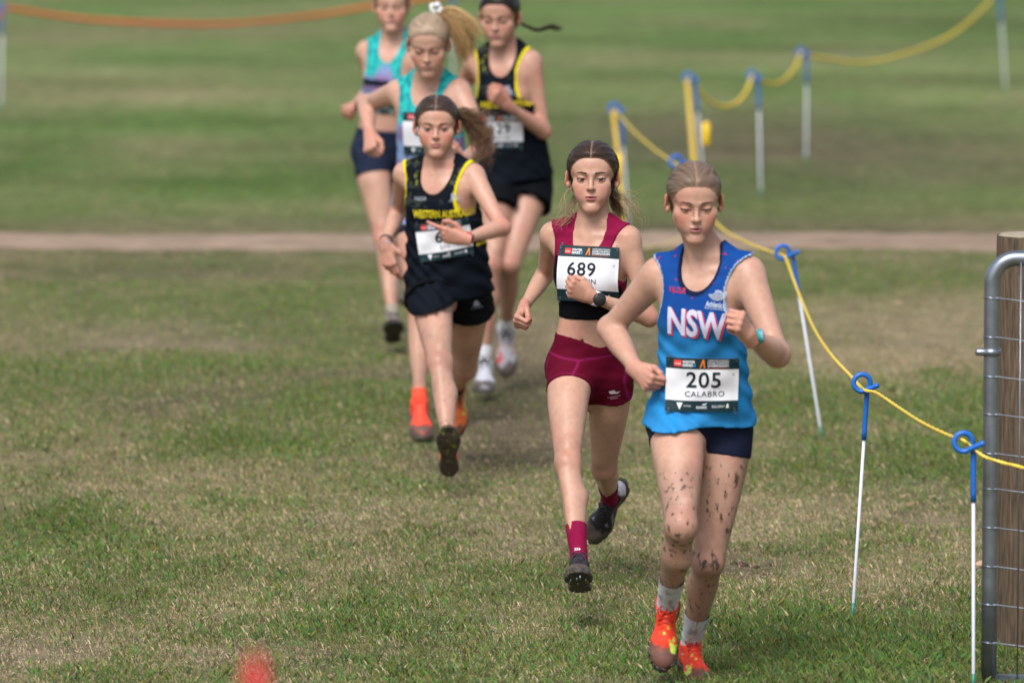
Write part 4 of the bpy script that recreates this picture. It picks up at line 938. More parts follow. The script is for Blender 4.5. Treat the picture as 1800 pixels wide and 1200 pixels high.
    if wr_:
        g3 = [(G.o[i] + G.h * np.arange(G.n[i])).astype(np.float32) for i in range(3)]; X, Y, Z = g3[0][:, None, None], g3[1][None, :, None], g3[2][None, None, :]
        zz = (Z - cen[2]) / Ln; m = sst(.75, .35, zz) 
        G.D = (G.D + (wr_ * m * (np.sin((Z + .75 * (X - cen[0])) * 95 + 3 * np.sin(X * 22 + Z * 9)) * .6 + .5 * np.sin((Z - .9 * (X - cen[0])) * 62 + 2.5 * np.sin(Y * 30 + 1)))).astype(np.float32) + 0 * X)
    G.clip(clipf)
    v, f = G.mesh(); v = relax_fast(v, f, 1, .3)
    q = v - cen; cs = dict(s=q @ A / Ln, u=q @ U / S, v=q @ V / S, z=v[:, 2], p=v,
        nk=np.sqrt((((v - nc) @ RU / nr_) ** 2).sum(1)), ak=np.minimum(*[np.sqrt((((v - RA[s]) @ RU / (V3(ao[2], .40, ao[3]) * S)) ** 2).sum(1)) for s in (-1, 1)]),
        hemd=(q @ A - slope * (q @ U)) / Ln - hem)
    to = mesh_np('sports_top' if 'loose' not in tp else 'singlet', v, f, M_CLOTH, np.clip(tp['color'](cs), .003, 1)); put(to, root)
    bv0, bf0 = chunks[0][0], chunks[0][1]; ok = np.ones(len(bv0), bool)
    for q_ in 'RL':
        for a_, b_, t0_ in (('sh', 'el', .30), ('el', 'wr', -.1), ('wr', 'ha', -.1)):
            P_, Q_ = J[a_ + q_], J[b_ + q_]; d_ = Q_ - P_; t_ = (bv0 - P_) @ d_ / d_.dot(d_); ok &= ~((t_ > t0_) & (np.linalg.norm(bv0 - P_ - np.clip(t_, 0, 1)[:, None] * d_, axis=1) < .062 * S))
    kf = ok[bf0].all(1) & (bv0[bf0[:, 0], 2] > J['pel'][2])
    bvh = BVHTree.FromPolygons([Vector(a) for a in v] + [Vector(a) for a in bv0], [tuple(a) for a in f] + [tuple(a) for a in bf0[kf] + len(v)])
    # ---------------- shorts
    sp = c['shorts']; lo = np.min([J[k] for k in ('pel', 'hipR', 'hipL', 'knR', 'knL')], 0) - .16 * S; hi = np.max([J[k] for k in ('pel', 'hipR', 'hipL')], 0) + .2 * S
    lo[2] = max(lo[2], J['pel'][2] - .34 * S)
    G = Field(lo, hi, c.get('gh', .0052)); pad = sp.get('pad', .0045); L0 = P_loft(J['pel'], J['neck'], UH, U, ttab, -.15, 1.02); G.add(L0, .02, pad=pad)
    for sidx, q in ((0, 'R'), (1, 'L')):
        bb = body[i0 + sidx * per:i0 + (sidx + 1) * per]; G.add(bb[5][0], bb[5][1], pad=pad); G.add(bb[6][0], bb[6][1], pad=pad)
        t1 = sp['leg'][sidx]; hip, kn = J['hip' + q], J['kn' + q]; end = hip + (kn - hip) * t1 * 1.1; fl = sp.get('flare', 0)
        if fl: G.add(P_sweep(hip, end, [(k, (.080 * S * LB + pad + fl * S * k)) for k in (0, .25, .5, .75, 1)], flat=True, off=[(0, 0), (1, .010 * S)], voff=J['fr' + q]), .022 * S)
    wst = sp['waist']; sl = sp.get('slope', 0)
    if sp.get('wrinkle'):
        g3 = [(G.o[i] + G.h * np.arange(G.n[i])).astype(np.float32) for i in range(3)]; X, Y, Z = g3[0][:, None, None], g3[1][None, :, None], g3[2][None, None, :]
        G.D = G.D + (sp['wrinkle'] * (np.sin((Z + .5 * np.abs(X - cen[0])) * 150 + 2 * np.sin(X * 30)) + .6 * np.sin((X - .3 * Z) * 90))).astype(np.float32)
    # shorts legs end where the thigh sweep ends: cut everything further down each thigh
    def clips(X, Y, Z):
        s = ((X - cen[0]) * A[0] + (Y - cen[1]) * A[1] + (Z - cen[2]) * A[2]); u = ((X - cen[0]) * UH[0] + (Y - cen[1]) * UH[1] + (Z - cen[2]) * UH[2])
        v_ = ((X - cen[0]) * V[0] + (Y - cen[1]) * V[1] + (Z - cen[2]) * V[2]); e = s - wst * Ln - sl * u + sp.get('dip', 0) * np.minimum(u * 0 + 1, np.exp(-(u / .07) ** 2)) * (v_ < 0)
        R_ = []
        for sidx, q in ((0, 'R'), (1, 'L')):
            hip, kn = J['hip' + q], J['kn' + q]; d = nrm(kn - hip); x_, y_, z_ = X - hip[0], Y - hip[1], Z - hip[2]; t = x_ * d[0] + y_ * d[1] + z_ * d[2]
            tc2 = np.maximum(t, 0); R_.append((t - np.linalg.norm(kn - hip) * sp['leg'][sidx], (x_ - tc2 * d[0]) ** 2 + (y_ - tc2 * d[1]) ** 2 + (z_ - tc2 * d[2]) ** 2))
        return np.maximum(e, np.where(R_[0][1] < R_[1][1], R_[0][0], R_[1][0]))
    G.clip(clips); v, f = G.mesh(); v = relax_fast(v, f, 1, .3); q = v - cen
    def legt(q_): hip, kn = J['hip' + q_], J['kn' + q_]; d = nrm(kn - hip); return (v - hip) @ d / np.linalg.norm(kn - hip)
    lt = np.where(q @ UH < 0, sp['leg'][0] - legt('R'), sp['leg'][1] - legt('L'))
    cs = dict(s=q @ A / Ln, u=q @ U / S, v=q @ V / S, z=v[:, 2], p=v, hemd=lt)
    so = mesh_np('shorts', v, f, M_CLOTH, np.clip(sp['color'](cs), .003, 1)); put(so, root)
    bvh2 = BVHTree.FromPolygons([Vector(a) for a in v], [tuple(a) for a in f])
    c['J'] = J; c['A'], c['U'], c['V'], c['Ln'] = A, U, V, Ln; c['toW'] = toW; c['Rz'] = Rz
    return root, to, bvh, so, bvh2
def child(o, par, root):
    o.parent = par; o.matrix_parent_inverse = Matrix(); return o
def band(root, J, q, dist, r, wid, col, name, S, face=None, facecol=None, out=None):
    """strap round the forearm at dist from the wrist; optional watch case on the side 'out'"""
    w, e = J['wr' + q], J['el' + q]; d = nrm(e - w); ctr = w + d * dist; n = V3(*out) if out is not None else -V3(0, 1, 0); n = nrm(n - d * n.dot(d)); b = np.cross(d, n)
    vs = []; m = 30; prof = [(-wid / 2, 0), (-wid / 2, .0028), (wid / 2, .0028), (wid / 2, 0)]
    for i in range(m):
        a = 2 * math.pi * i / m
        for z, rr in prof: vs.append(ctr + (n * math.cos(a) + b * math.sin(a)) * (r + rr) + d * z)
    f = [(i * 4 + k, i * 4 + (k + 1) % 4, ((i + 1) % m) * 4 + (k + 1) % 4, ((i + 1) % m) * 4 + k) for i in range(m) for k in range(4)]
    o = put(mesh_np(name, np.array(vs), np.array(f), M_PLASTIC, np.tile(np.array(col), (len(vs), 1)), smooth=False), root)
    if face:
        p0 = ctr + n * (r + .001); rr, th = face; R = frame_cols(d, b, n)
        v1, F1 = tube([p0, p0 + n * th * .7, p0 + n * th], [rr, rr, rr * .9], 24); k = child(mesh_np('watch_case', v1, F1, M_PLASTIC, np.tile(np.array(facecol[0]), (len(v1), 1)), smooth=False), o, root)
        v1, F1 = tube([p0 + n * th, p0 + n * (th + .0006)], [rr * .74, rr * .72], 24); child(mesh_np('watch_face', v1, F1, M_PLASTIC, np.tile(np.array(facecol[1]), (len(v1), 1)), smooth=False), o, root)
    return o
# ------------------------------------------------------------------ the six runners
mix = lambda a, b, w: np.asarray(a, float) + (np.asarray(b, float) - np.asarray(a, float)) * np.asarray(w)[:, None]
def col_nsw(q):
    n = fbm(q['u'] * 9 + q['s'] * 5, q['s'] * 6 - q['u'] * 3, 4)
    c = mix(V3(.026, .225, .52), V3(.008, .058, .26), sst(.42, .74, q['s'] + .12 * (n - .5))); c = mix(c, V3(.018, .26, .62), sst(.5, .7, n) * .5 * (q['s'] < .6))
    c = mix(c, V3(.35, .03, .10), ((np.abs(q['u']) > .118) & (q['s'] > .66) & (q['s'] < .74)).astype(float)); c = mix(c, V3(.40, .015, .07), (fbm(q['u'] * 80, q['s'] * 45, 71, 2) > .80) * (q['s'] > .80))
    c = mix(c, V3(.008, .014, .05), sst(1.17, 1.13, q['nk'])); c = mix(c, V3(.45, .62, .82), sst(1.045, 1.035, q['ak'])); return c
def col_qld_top(q):
    yoke = q['s'] > .80 + .35 * np.abs(q['u']) - .04
    c = mix(np.tile(V3(.004, .004, .006), (len(q['s']), 1)), V3(.20, .006, .042), yoke.astype(float)); side = np.abs(q['u']) > .112
    c = mix(c, V3(.18, .006, .035), (side & (q['s'] > .56)).astype(float)); c = mix(c, V3(.20, .006, .045), sst(1.15, 1.13, q['nk'])); return mix(c, V3(.20, .006, .045), sst(1.12, 1.10, q['ak']))
def col_qld_short(q):
    c = np.tile(V3(.105, .003, .017), (len(q['s']), 1)); line = np.exp(-((q['s'] - .105 - .25 * np.abs(q['u'])) / .006) ** 2); line = np.maximum(line, np.exp(-(q['u'] / .003) ** 2) * (q['s'] < .10) * (q['v'] < 0))
    line = np.maximum(line, .8 * np.exp(-((np.abs(q['u']) - .118 - .0 * q['s']) / .003) ** 2) * (q['s'] < .1)); line = np.maximum(line, .6 * np.exp(-((q['hemd'] - .03) / .004) ** 2))
    return mix(c, V3(.24, .012, .085), line)
def col_wa(q):
    n = fbm(q['u'] * 26, q['s'] * 22, 14); c = mix(np.tile(V3(.0045, .007, .012), (len(q['s']), 1)), V3(.040, .048, .046), sst(.50, .62, n) * (q['s'] > .70) * .8)
    c = mix(c, V3(.16, .17, .03), sst(.66, .72, fbm(q['u'] * 70, q['s'] * 60, 15, 2)) * (q['s'] > .86)); c = mix(c, V3(.006, .006, .008), sst(1.16, 1.13, q['nk'])); c = mix(c, V3(.78, .66, .015), sst(1.17, 1.15, q['ak']) * (q['nk'] > 1.1) * (q['s'] > .66))
    return mix(c, V3(.6, .5, .02), ((np.abs(q['u']) > .135) & (q['s'] > .35) & (q['s'] < .37)).astype(float))
def col_vic(q):
    n = fbm(q['u'] * 60, q['s'] * 40, 24, 3); aq = mix(np.tile(V3(.030, .44, .42), (len(q['s']), 1)), V3(.012, .24, .27), sst(.45, .62, n)); yoke = sst(.66, .70, q['s'] - .9 * (np.abs(q['u']) - .06) * (np.abs(q['u']) < .2) * .6 + .0)
    body = mix(np.tile(V3(.20, .29, .50), (len(q['s']), 1)), V3(.32, .16, .36), sst(.5, .66, fbm(q['u'] * 16, q['s'] * 14, 33)) * .8)
    side = sst(.060, .075, np.abs(q['u']) + .25 * (q['s'] - .6)); c = mix(body, aq, np.maximum(yoke * side, (q['s'] > .86)))
    return mix(c, V3(.03, .38, .40), np.maximum(sst(1.12, 1.09, q['nk']), sst(1.06, 1.04, q['ak'])))
def col_vic_crop(q):
    c = col_vic(q); n = fbm(q['u'] * 50, q['s'] * 60, 25, 3); c = mix(c, V3(.012, .018, .035), (q['s'] < .66) * (q['s'] > .60)); return mix(c, mix(np.tile(V3(.03, .045, .05), (len(n), 1)), V3(.20, .24, .22), sst(.45, .6, n)), (q['s'] < .50))
plain = lambda a, b=None: (lambda q: mix(np.tile(V3(*a), (len(q['s']), 1)), V3(*(b or a)), sst(.5, .7, fbm(q['u'] * 20, q['s'] * 20, 3))))
RED = V3(.90, .055, .022)
SK = V3(.52, .305, .225)
TF = [(-.06, .154, .122, 0), (.10, .147, .112, 0), (.30, .134, .096, 0), (.5, .130, .094, 0), (.68, .130, .092, 0)]
R1 = dict(id='nsw', label='runner with number 205 in the blue sleeveless top, nearest the camera', seed=11, S=1.0, B=1.04, AB=1.14, LB=1.0, Y0=17.22, skin=SK, head=(1224, 368, -.21, 3, 13, 0), hs=.985, hh=.0022,
    pel=(1233, 742, 0), neck=(1238, 452, -.09), hipR=(1189, 752, -.035), hipL=(1276, 757, .03), shR=(1158, 482, -.02), shL=(1314, 480, -.13),
    elR=(1073, 577, 1), wrR=(1119, 650, -1), haR=(1144, 676, -1), elL=(1366, 622, -1), wrL=(1317, 590, -1), haL=(1298, 562, -1),
    handR=('fist', (.1, 0, 1)), handL=('fist', (.1, .1, 1)),
    knR=(1197, 925, -1), anR=(1173, 1060, 1), knL=(1246, 985, -1), anL=(1215, 1128, 1), footR=((-.12, -.50, -.86), (0, -.86, .5)), footL=((.16, -1, -.22), (0, -.2, 1)),
    sock=dict(h=.13, col=(.66, .66, .70), rib=True, mud=.5), shoe=dict(upper=RED, flash=(.55, .75, .10), heel=(.10, .09, .10), mud=.86, lace=RED * .6),
    hair=(.150, .104, .074), brow=(.08, .05, .04), eye=.24, gaze=(0, -.6), mouth=.75, flush=.5, lip=(.46, .15, .17), partx=0, tie=(0, .10, .05), fringe=800, mudamt=(.38, .345), bust=.7,
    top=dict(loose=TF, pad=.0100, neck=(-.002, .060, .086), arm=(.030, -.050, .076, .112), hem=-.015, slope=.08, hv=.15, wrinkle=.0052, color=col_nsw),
    shorts=dict(leg=(.16, .19), waist=.2, color=plain((.010, .014, .034)), pad=.004),
    bump=[((.043, -.040, .086), (.010, .016, .009)), ((.046, -.012, .094), (.0105, .016, .010)), ((.047, .018, .097), (.011, .016, .010)), ((.046, .050, .090), (.011, .016, .010))])
R2 = dict(id='qld', label='runner with number 689 in maroon and black crop top and maroon shorts', seed=22, S=.985, B=.93, AB=.88, LB=.90, Y0=18.9, skin=SK * V3(.98, .97, .95), head=(1039, 315, -.13, -4, 0, 0), hs=1.0, hh=.0021, fw=.92, wx=1.12,
    pel=(1038, 650, 0), neck=(1042, 396, -.05), hipR=(1003, 657, -.035), hipL=(1075, 662, .035), shR=(971, 412, .03), shL=(1104, 419, -.08),
    elR=(957, 484, 1), wrR=(920, 541, -1), haR=(908, 568, -1), elL=(1140, 557, -1), wrL=(1040, 522, -1), haL=(1000, 505, -1),
    handR=('fist', (-.1, -1, .3)), handL=('fist', (0, -.25, 1)),
    knR=(998, 815, -1), anR=(1018, 985, -1), knL=(1062, 822, 1), anL=(1072, 876, 1), footR=((-.06, -.93, .35), (0, .35, .93)), footL=((-.42, .12, -.88), (-.2, -.9, .1)),
    sock=dict(h=.135, col=(.22, .006, .045), mud=.1, mark=True), shoe=dict(upper=(.012, .012, .016), heel=(.5, .5, .52), side=(.15, .15, .16), mud=.75, spikes=True, lace=(.03, .03, .04)),
    hairt=.0105, hair=(.036, .022, .017), brow=(.030, .018, .013), eye=.62, mouth=.55, flush=.45, lip=(.40, .11, .13), iris=(.055, .035, .022), gaze=(.18, -.12), mudamt=(.22, .10), bust=.7, navel=True, earred=1.,
    top=dict(pad=.0045, neck=(-.005, .058, .088), arm=(.022, -.055, .058, .110), hem=.375, color=col_qld_top),
    shorts=dict(leg=(.19, .17), waist=.27, dip=.040, color=col_qld_short, pad=.004, wrinkle=.0007),
    tails=[dict(guide=[(.035, .095, -.01), (.062, .10, -.05), (.075, .075, -.10), (.115, .06, -.16)], n=240, spread=[(0, .006), (.3, .018), (1, .020)], wave=.010, col=(.17, .10, .055)),
           dict(name='loose_hair', guide=[(.06, .06, -.05), (.11, .03, -.085), (.14, .02, -.12), (.17, .02, -.17)], n=46, spread=[(0, .012), (1, .035)], wave=.02, col=(.40, .28, .16), thick=.7),
           dict(name='loose_hair', guide=[(.07, .03, -.04), (.11, .0, -.055), (.15, -.02, -.05), (.19, -.03, -.045)], n=12, spread=[(0, .006), (1, .022)], wave=.02, col=(.45, .33, .18), thick=.7),
           dict(name='loose_hair', guide=[(-.055, .05, -.06), (-.075, .02, -.10), (-.085, .0, -.135), (-.13, -.01, -.155)], n=50, spread=[(0, .010), (1, .028)], wave=.018, col=(.42, .31, .18), thick=.7),
           dict(name='loose_hair', guide=[(-.066, .01, -.03), (-.095, -.01, -.06), (-.10, -.02, -.10), (-.12, -.02, -.14)], n=14, spread=[(0, .006), (1, .014)], wave=.012, col=(.45, .33, .18), thick=.6)])
R3 = dict(id='wa1', label='runner in black and yellow singlet with a red wristband pointing one finger across her number', seed=33, S=1.0, B=1.02, AB=.92, LB=.98, Y0=22.05, skin=SK * V3(1.02, 1.0, 1.0), head=(766, 227, -.17, -2, 5, 0), hs=.99, hh=.0024, fw=1.0, wx=1.15,
    pel=(790, 505, 0), neck=(773, 288, -.08), hipR=(758, 513, -.035), hipL=(823, 517, .03), shR=(711, 305, .02), shL=(832, 308, -.10),
    elR=(700, 372, 1), wrR=(676, 430, -1), haR=(686, 470, -1), elL=(882, 400, -1), wrL=(817, 420, -1), haL=(776, 412, -1),
    handR=('open', (.8, -.4, .1)), handL=('point', (.1, -.3, 1)),
    knR=(774, 640, -1), anR=(789, 786, -1), knL=(818, 646, 1), anL=(803, 682, 1), footR=((-.03, -.62, .78), (0, .78, .62)), footL=((.02, -.18, -.98), (.0, -1, .1)),
    sock=dict(h=.05, col=(.05, .045, .04), mud=.6), shoe=dict(upper=(.80, .17, .05), side=(.55, .75, .10), heel=(.08, .25, .28), mud=.62, sole=(.045, .034, .025), solemark=(.12, .15, .02)),
    hair=(.042, .027, .021), brow=(.045, .028, .02), eye=.8, mouth=.25, flush=.75, lip=(.44, .15, .15), iris=(.08, .07, .06), gaze=(.1, 0), mudamt=(.34, .27), bust=.5, fringe=500, earred=1.,
    top=dict(loose=[(-.10, .172, .128, 0), (.05, .170, .120, 0), (.3, .158, .105, 0), (.55, .150, .102, 0), (.75, .142, .098, 0)], pad=.007, neck=(-.004, .066, .098), arm=(.020, -.055, .054, .115), hem=-.075, slope=.10, wrinkle=.0065, color=col_wa),
    shorts=dict(leg=(.14, .17), waist=.2, color=plain((.004, .0045, .006), (.007, .008, .010)), pad=.010, flare=.022, wrinkle=.0012),
    tails=[dict(guide=[(.03, .11, .03), (.09, .12, .02), (.14, .12, -.02), (.175, .10, -.10), (.165, .08, -.17)], n=420, spread=[(0, .010), (.4, .034), (1, .050)], wave=.034, col=(.13, .070, .040), m=22, var=.6),
           dict(name='loose_hair', guide=[(.05, .10, .03), (.10, .10, .04), (.16, .10, .02), (.22, .09, .025)], n=130, spread=[(0, .008), (1, .034)], wave=.034, col=(.20, .12, .07), m=20),
           dict(name='loose_hair', guide=[(.05, .10, .0), (.11, .11, .0), (.18, .10, -.03), (.20, .09, -.06), (.17, .08, -.09)], n=130, spread=[(0, .008), (1, .03)], wave=.03, col=(.22, .13, .075), m=20)])
R4 = dict(id='vic1', label='blonde runner with flying ponytail and white hair tie in an aqua and lilac singlet', seed=44, S=1.08, B=1.0, AB=1.02, LB=.95, Y0=23.75, skin=SK, head=(750, 92, -.26, -5, 20, 0), hs=.97, hh=.003, h=.0075,
    pel=(762, 362, 0), neck=(752, 138, -.10), hipR=(729, 368, -.035), hipL=(796, 370, .03), shR=(700, 162, .0), shL=(806, 160, -.10),
    elR=(644, 182, 1), wrR=(650, 238, -1), haR=(651, 265, -1), elL=(852, 258, -1), wrL=(812, 282, -1), haL=(790, 270, -1),
    handR=('fist', (.7, -.7, .2)), handL=('loose', (0, -.4, 1)),
    knR=(735, 535, -1), anR=(737, 702, -1), knL=(790, 520, -1), anL=(806, 590, 1), footR=((.06, -.95, -.30), (0, -.3, .95)), footL=((0, -.6, -.8), (0, -.8, .6)),
    sock=dict(h=.04, col=(.9, .10, .05), mud=.1), shoe=dict(upper=(.90, .07, .035), heel=(.9, .2, .08), mud=.66, lace=(.9, .1, .05), sole=(.10, .08, .07)),
    hair=(.25, .185, .128), blond=True, brow=(.17, .11, .08), browa=.6, eye=.2, gaze=(0, -.6), mouth=.25, flush=.4, lip=(.46, .18, .17), part=0, tie=(.03, .09, .09), fringe=500, mudamt=(.1, .1), bust=.6,
    top=dict(loose=[(-.06, .150, .115, 0), (.10, .148, .108, 0), (.30, .136, .096, 0), (.5, .130, .094, 0), (.68, .126, .092, 0)], pad=.005, neck=(-.004, .055, .100), arm=(.014, -.055, .060, .112), hem=-.05, wrinkle=.0015, color=col_vic),
    shorts=dict(leg=(.3, .3), waist=.2, color=plain((.012, .017, .035)), pad=.004),
    scrunchie=((.028, .060, .128), (.72, .72, .74)),
    tails=[dict(guide=[(.035, .06, .108), (.09, .05, .115), (.16, .02, .085), (.21, .0, .03)], n=420, spread=[(0, .010), (.4, .030), (1, .030)], wave=.008, col=(.62, .42, .20), m=18, thick=1.2, var=.5),
           dict(guide=[(.035, .06, .108), (.09, .05, .09), (.15, .02, .02), (.16, .0, -.07)], n=420, spread=[(0, .012), (.5, .034), (1, .034)], wave=.008, col=(.52, .34, .155), m=18, thick=1.2, var=.5),
           dict(guide=[(.035, .06, .108), (.08, .05, .07), (.12, .02, .0), (.13, .0, -.08)], n=300, spread=[(0, .012), (1, .034)], wave=.008, col=(.42, .27, .125), m=18, thick=1.2, var=.5)])
R5 = dict(id='wa2', label='dark haired runner in black and yellow singlet at the back right, hand on her chest', seed=55, S=1.07, B=1.0, AB=.92, LB=.92, Y0=25.15, skin=SK * V3(.90, .86, .84), head=(871, 38, -.19, -12, 11, 0), hs=.99, hh=.0032, h=.0078,
    pel=(907, 318, 0), neck=(886, 86, -.08), hipR=(876, 324, -.03), hipL=(936, 326, .03), shR=(834, 110, .0), shL=(934, 108, -.08),
    elR=(800, 180, 1), wrR=(835, 220, -1), haR=(845, 240, -1), elL=(955, 230, -1), wrL=(893, 186, -1), haL=(868, 167, -1),
    handR=('fist', (0, -.4, 1)), handL=('loose', (.3, -.3, 1)),
    knR=(862, 468, -1), anR=(851, 632, 1), knL=(896, 465, -1), anL=(889, 575, 1), footR=((0, -.97, -.2), (0, -.2, .97)), footL=((.05, -.55, -.83), (0, -.83, .55)),
    sock=dict(h=.06, col=(.72, .72, .76), mud=.1), shoeR=dict(upper=(.62, .62, .68), mud=.62, sole=(.12, .10, .09)), shoeL=dict(upper=(.50, .48, .52), flash=(.7, .06, .07), side=(.7, .06, .07), mud=.7, sole=(.08, .06, .05)), shoe={},
    hair=(.012, .009, .009), brow=(.02, .013, .01), browth=1.2, eye=.3, gaze=(-.1, -.5), mouth=.3, flush=.3, lip=(.38, .12, .13), part=0, tie=(.03, .10, .0), fringe=100, mudamt=(.1, .1), bust=.6,
    top=dict(loose=[(-.02, .160, .120, 0), (.10, .152, .112, 0), (.3, .140, .100, 0), (.55, .136, .098, 0), (.75, .130, .095, 0)], pad=.006, neck=(-.004, .058, .100), arm=(.018, -.055, .054, .115), hem=.02, slope=.05, wrinkle=.0022, color=col_wa),
    shorts=dict(leg=(.33, .25), waist=.2, color=plain((.004, .0045, .006)), pad=.010, flare=.025),
    tails=[dict(guide=[(.06, .10, -.05), (.13, .12, -.085), (.19, .12, -.07), (.24, .12, -.085)], n=150, spread=[(0, .006), (.6, .008), (1, .016)], wave=.008, col=(.035, .020, .016), thick=1.2)])
R6 = dict(id='vic2', label='runner at the very back left in aqua crop top with bare midriff and navy shorts', seed=66, S=1.07, B=1.0, AB=.98, LB=.95, Y0=27.15, skin=SK, head=(687, 14, -.19, -2, 4, 0), hs=.95, hh=.0034, h=.008,
    pel=(679, 268, 0), neck=(691, 66, -.08), hipR=(652, 274, -.03), hipL=(706, 275, .03), shR=(644, 90, .02), shL=(738, 90, -.06),
    elR=(654, 158, 1), wrR=(622, 188, -1), haR=(604, 198, -1), elL=(758, 168, -1), wrL=(735, 200, -1), haL=(722, 205, -1),
    handR=('fist', (0, -.5, .9)), handL=('fist', (0, -.4, 1)),
    knR=(676, 422, -1), anR=(690, 560, -1), knL=(705, 415, 1), anL=(712, 470, 1), footR=((.03, -.9, .40), (0, .40, .9)), footL=((0, .1, -1), (0, -1, 0)),
    sock=dict(h=.06, col=(.33, .30, .24), mud=.5), shoe=dict(upper=(.38, .35, .28), mud=.7, sole=(.03, .025, .02)),
    hair=(.10, .06, .04), brow=(.08, .05, .035), eye=.35, gaze=(0, -.3), mouth=.2, flush=.6, lip=(.44, .16, .16), part=0, tie=(0, .10, .02), fringe=60, mudamt=(.1, .15), bust=.6,
    top=dict(pad=.005, neck=(-.004, .050, .100), arm=(.014, -.055, .060, .112), hem=.36, color=col_vic_crop),
    shorts=dict(leg=(.24, .26), waist=.22, color=plain((.014, .020, .042), (.022, .032, .060)), pad=.004),
    tails=[dict(guide=[(.02, .10, .03), (.05, .11, -.02), (.055, .10, -.08)], n=80, spread=[(0, .008), (1, .016)], wave=.008, col=(.14, .08, .05), thick=1.2)])

if globals().get('ONLY') is None: ONLY = 'nsw qld wa1 vic1 wa2 vic2'.split()
def lettering(P, s, cx, cy, w, h, col, root, par, bold=.02, shear=0., sp=1., off=.0016, name='lettering', rot=0.):
    return P.put(name, T2(s, bold, shear, sp), cx, cy, w, h, off, col, root, par, rot=rot)
if 'nsw' in ONLY:
    root, to, bv, so, bv2 = runner(R1); U = R1['U']
    P = Patch(bv, 1224, 560, .26, .22, U, roll=-.02, n=40, it=8, dil=1)
    lettering(P, 'NSW', .004, -.020, .184, .086, V3(.55, .06, .12), root, to, bold=.035, shear=-.08, sp=1.0, off=.0015)
    lettering(P, 'NSW', -.001, -.016, .182, .084, V3(.60, .59, .76), root, to, bold=.030, shear=-.08, sp=1.0, off=.0028)
    lettering(P, 'VALOUR', -.070, .078, .054, .018, V3(.55, .03, .07), root, to, bold=.01)
    for k in range(5):
        a = np.linspace(-2.9 + .12 * k, .35 - .1 * k, 18); r = .0225 - .0032 * k; pts = np.stack([.055 + .004 * k * 0 + r * 1.15 * np.cos(a), .083 + .0015 * k + r * .92 * np.sin(a)], 1)
        w = P.map(pts[:, 0], pts[:, 1], .002); v, F = tube(w, .0010 + .0003 * (k % 2), 5); child(put(mesh_np('shell_logo', v, F, M_PRINT, np.tile(V3(.62, .70, .82), (len(v), 1))), root), to, root)
    lettering(P, 'NSW', .057, .088, .018, .010, V3(.62, .70, .82), root, to)
    lettering(P, 'Athletics', .052, .049, .056, .017, V3(.62, .70, .82), root, to, bold=.01)
    lettering(P, 'NEW SOUTH WALES', .052, .036, .060, .005, V3(.62, .70, .82), root, to, bold=.0)
    P = Patch(bv, 1234, 676, .222, .166, U, roll=.035, n=28, it=10, dil=2); bib(root, P, .220, .164, '205', 'CALABRO', off=.004, numx=.004)
    band(root, R1['J'], 'L', .022, .0245, .020, (.03, .42, .42), 'wristwatch', 1, face=(.020, .009), facecol=((.02, .38, .38), (.45, .62, .75)), out=(.9, -.5, .3))
if 'qld' in ONLY:
    root, to, bv, so, bv2 = runner(R2); U = R2['U']
    P = Patch(bv, 1031, 481, .208, .186, U, roll=.045, n=28, it=12, dil=2); bib(root, P, .206, .184, '689', 'MARTIN', off=.004, numx=-.018)
    J = R2['J']; band(root, J, 'L', .016, .0225, .020, (.70, .70, .74), 'wristwatch', 1, face=(.0225, .011), facecol=((.02, .02, .022), (.03, .03, .032)), out=(-.1, -1, .15))
    P2 = Patch(bv2, 1080, 692, .075, .075, U, roll=.10, n=12, it=3, dil=0)
    for k in range(3):
        a0, a1 = np.linspace(-2.35, .35, 14), np.linspace(.35, -2.35, 14); ro, ri = .0135 - .001 * k, .0135 - .001 * k
        o = np.stack([-.004 - .0075 * k + ro * np.cos(a0 - .9), .012 + ro * .95 * np.sin(a0 - .9)], 1); i_ = np.stack([.0005 - .0075 * k + ri * .82 * np.cos(a1 - .9), .0145 + ri * .74 * np.sin(a1 - .9)], 1)
        m = len(o); v = np.vstack([o, i_[::-1]]) + V3(.012, 0)[:2]; f = np.array([[q, q + 1, m + q + 1, m + q] for q in range(m - 1)]); P2.put('crescent_logo', (v, f), 0, 0, 1, 1, .0012, V3(.70, .62, .66), root, so)
    lettering(P2, 'QUEENSLAND', -.002, -.010, .046, .0045, V3(.60, .45, .52), root, so, bold=0, off=.0012); lettering(P2, 'Athletics', -.002, -.016, .026, .0055, V3(.60, .45, .52), root, so, bold=0, off=.0012)
    P3_ = Patch(bv2, 1003, 667, .06, .04, U, roll=-.12, n=10, it=3, dil=0); lettering(P3_, 'IMPI', 0, 0, .042, .014, V3(.70, .62, .66), root, so, bold=-.005, off=.0012)
    for s in (-1, 1):
        c_ = R2['toW'](V3(s * .079, .0, -.036)); a = np.linspace(0, 2 * np.pi, 18, endpoint=False); v, F = tube([c_ + V3(.2 * math.cos(t), math.cos(t) * .7, math.sin(t)) * .0080 + V3(0, 0, -.006) for t in a], .0013, 6, closed=True)
        put(mesh_np('earring', v, F, M_METAL, np.tile(V3(.8, .8, .8), (len(v), 1))), root)
